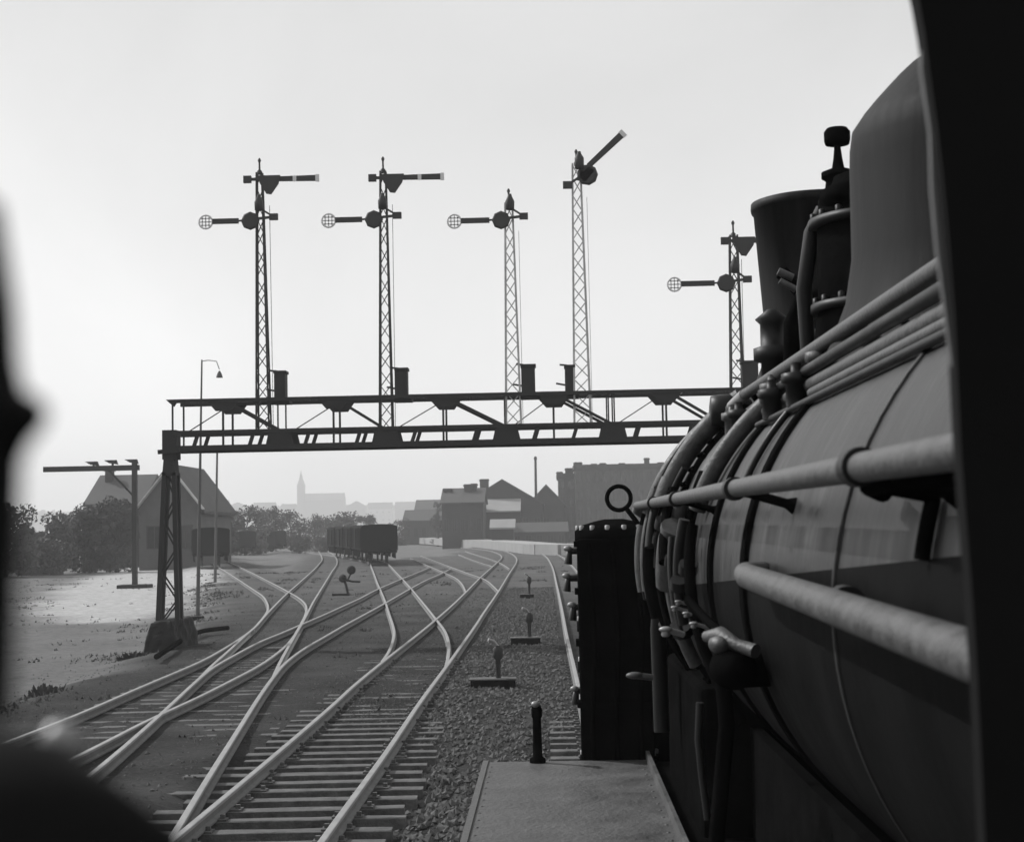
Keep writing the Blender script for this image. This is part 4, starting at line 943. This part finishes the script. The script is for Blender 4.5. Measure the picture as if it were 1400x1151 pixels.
# ------------------------------------------------------------------ trees
def tree(px, py_top, Y, wpx, label, name='broadleaf_tree', mt='leafd', n=1500, group='trees behind the yard', seed=0, low=.0, base=-.45):
    r_ = random.Random(seed or int(px*7+Y)); t_ = W(px, py_top, Y); k = Y/F; h_ = t_.z-base; rx = wpx*k/2
    s = empty(name, (t_.x, Y, base), label, 'bush' if 'bush' in name else 'tree', group)
    cx, cy = t_.x, Y
    tr = MB().tube([(cx, cy, base-.3), (cx+r_.uniform(-.1,.1), cy, base+h_*.4), (cx+r_.uniform(-.3,.3), cy, base+h_*.8)], [h_*.03, h_*.022, h_*.008], 8)
    clumps = []
    for i in range(30):
        a = r_.uniform(0, 6.28); zz = r_.uniform(low+.06, .88); rad = math.sqrt(max(.05, 1-((zz-.5)/.55)**2))*r_.uniform(.35, .8)
        c = Vector((cx+rx*rad*math.cos(a), cy+rx*rad*math.sin(a), base+h_*zz)); clumps.append((c, rx*r_.uniform(.22, .45)))
        if i % 2 == 0: tr.tube([(cx, cy, base+h_*zz*.6), (cx*.5+c.x*.5, cy*.5+c.y*.5, base+h_*zz*.82), c], [h_*.012, h_*.008, h_*.003], 5)
    tr.build('trunk', M['bark'], s)
    vs_ = []; fs_ = []
    ls = max(.08, min(.35, rx*.06)); n = int(n*2.6)
    for i in range(n):
        c, cr_ = clumps[r_.randrange(len(clumps))]
        d = Vector((r_.gauss(0,1), r_.gauss(0,1), r_.gauss(0,1))); d = d.normalized()*cr_*(r_.random()**.4)*1.1; d.z *= .8
        p = c+d
        if p.z < base+h_*low*.5: continue
        u = Vector((r_.gauss(0,1), r_.gauss(0,1), r_.gauss(0,1))).normalized(); v = u.orthogonal().normalized(); q = ls*r_.uniform(.5, 1.4)
        o_ = len(vs_); vs_ += [p-u*q, p+v*q*.6, p+u*q, p-v*q*.6]; fs_.append((o_, o_+1, o_+2, o_+3))
    MB().add(vs_, fs_).build('crown', M[mt], s)
    return s
tree(160, 672, 140, 70, 'dark bushy tree against the low wing left of the gantry leg', n=2600)
tree(115, 690, 140, 80, 'wide dark tree left of the house, under the small gantry', n=2400)
tree(62, 694, 135, 90, 'blurred grey tree towards the left edge of the yard', n=2400, mt='leafm')
tree(8, 690, 130, 90, 'tree at the very left edge beside the window post', n=2200, mt='leafm')
tree(300, 692, 190, 56, 'rounded tree just beyond the lone wagon', n=1300)
tree(335, 690, 230, 66, 'grey tree in the row between the lone wagon and the church', n=1300, mt='leafm')
tree(362, 692, 250, 60, 'grey tree left of the church tower, in front of the skyline houses', n=1300, mt='leafm')
tree(398, 696, 270, 52, 'grey tree standing right below the church tower', n=1300)
tree(430, 704, 290, 46, 'low grey tree below the church nave', n=1200, mt='leafm')
tree(466, 702, 300, 60, 'grey tree behind the middle row of wagons at its left end', n=1200)
tree(500, 703, 310, 44, 'grey tree directly behind the middle wagons', n=1200)
tree(545, 708, 320, 36, 'low grey tree right of the middle wagons', n=1000)
tree(598, 678, 300, 26, 'dark tree at the left end of the factory sheds', n=1000)
for i, (px, py, Y, wp_) in enumerate(((412,730,215,30),(440,732,225,30))):
    tree(px, py, Y, wp_, ('small bush left of the pale curving track far end', 'small bush between the church track and the middle wagons')[i], 'bush', 'leafd', 900, 'bushes beyond the left tracks', low=.0)
# the far wooded rise closing the view
fw = MB(); r_ = random.Random(21)
for i in range(9000):
    x = r_.uniform(-1200, 1000); y = r_.uniform(2250, 2330); top_ = 38+9*nz(x, 0, .004)+5*nz(x, 0, .03, 2)
    z = r_.uniform(0, top_); u = Vector((r_.gauss(0,1), r_.gauss(0,1), r_.gauss(0,1))).normalized(); v = u.orthogonal().normalized(); q = r_.uniform(2.5, 6.5); p = Vector((x, y, z))
    fw.add([p-u*q, p+v*q*.7, p+u*q, p-v*q*.7], [(0,1,2,3)])
tag(fw.build('woods', M['leafm']), 'hazy wooded skyline far beyond the yard', kind='stuff')
hv = [] ; hf = []
hx = [-1500+i*60 for i in range(51)]
for j, (y, hz) in enumerate(((2240, -1), (2290, 18), (2400, 34), (2520, 40), (2680, 18))):
    for x in hx: hv.append((x, y, hz*(1+.2*nz(x, y, .004, 9)) if hz > 0 else -1))
hf = [(j*51+i, j*51+i+1, (j+1)*51+i+1, (j+1)*51+i) for j in range(4) for i in range(50)]
tag(MB().add(hv, hf, True).build('hills', M['leafm']), 'low hazy rise on the horizon', kind='structure')

# ------------------------------------------------------------------ the low second gantry at the far left
p = G(184, 802, -.4); Y = p.y
lg = empty('bracket_signal', (p.x, Y, -.4), 'dark post with a long arm carrying small signal heads at the far left', 'bracket signal')
zb = W(150, 640, Y).z; xe = W(184, 640, Y).x; x0 = W(66, 640, Y).x
MB().bar((xe, Y, -.6), (xe, Y, zb+.4), .30, .30).build('post', M['iron'], lg)
MB().bar((x0-.3, Y, zb), (xe+.3, Y, zb), .26, .34).build('beam', M['iron'], lg)
MB().bar((xe, Y, zb-1.9), (xe-1.7, Y, zb-.1), .12, .12).build('brace', M['iron'], lg)
MB().box((xe-1.0, Y-.7, -.55), (xe+1.0, Y+.7, -.25)).build('post_base', M['concrete'], lg, bevel=.05)
for px, py in ((128, 632), (154, 630), (182, 629)):
    q = W(px, py, Y); MB().bar((q.x, Y, zb), (q.x, Y, q.z), .12, .12).prism([(q.x-.55, Y-.1, q.z+.05), (q.x+.25, Y-.1, q.z+.05), (q.x+.35, Y-.1, q.z-.25), (q.x-.2, Y-.1, q.z-.15)], .2).build('signal_head', M['iron'], lg)
p = G(190, 765, -.4)

# ------------------------------------------------------------------ haze
hzm = bpy.data.materials.new('haze_air'); hzm.use_nodes = True; hn = hzm.node_tree; hn.nodes.clear()
ho = hn.nodes.new('ShaderNodeOutputMaterial'); pv = hn.nodes.new('ShaderNodeVolumePrincipled')
pv.inputs['Color'].default_value = (.99, .99, .99, 1); pv.inputs['Density'].default_value = .0006; pv.inputs['Anisotropy'].default_value = .0
hn.links.new(pv.outputs[0], ho.inputs['Volume'])
hz_ = MB().box((-2000, -200, -2.2), (2000, 2800, 118)).build('haze', hzm); tag(hz_, 'thin pale summer haze over the whole yard', kind='stuff')
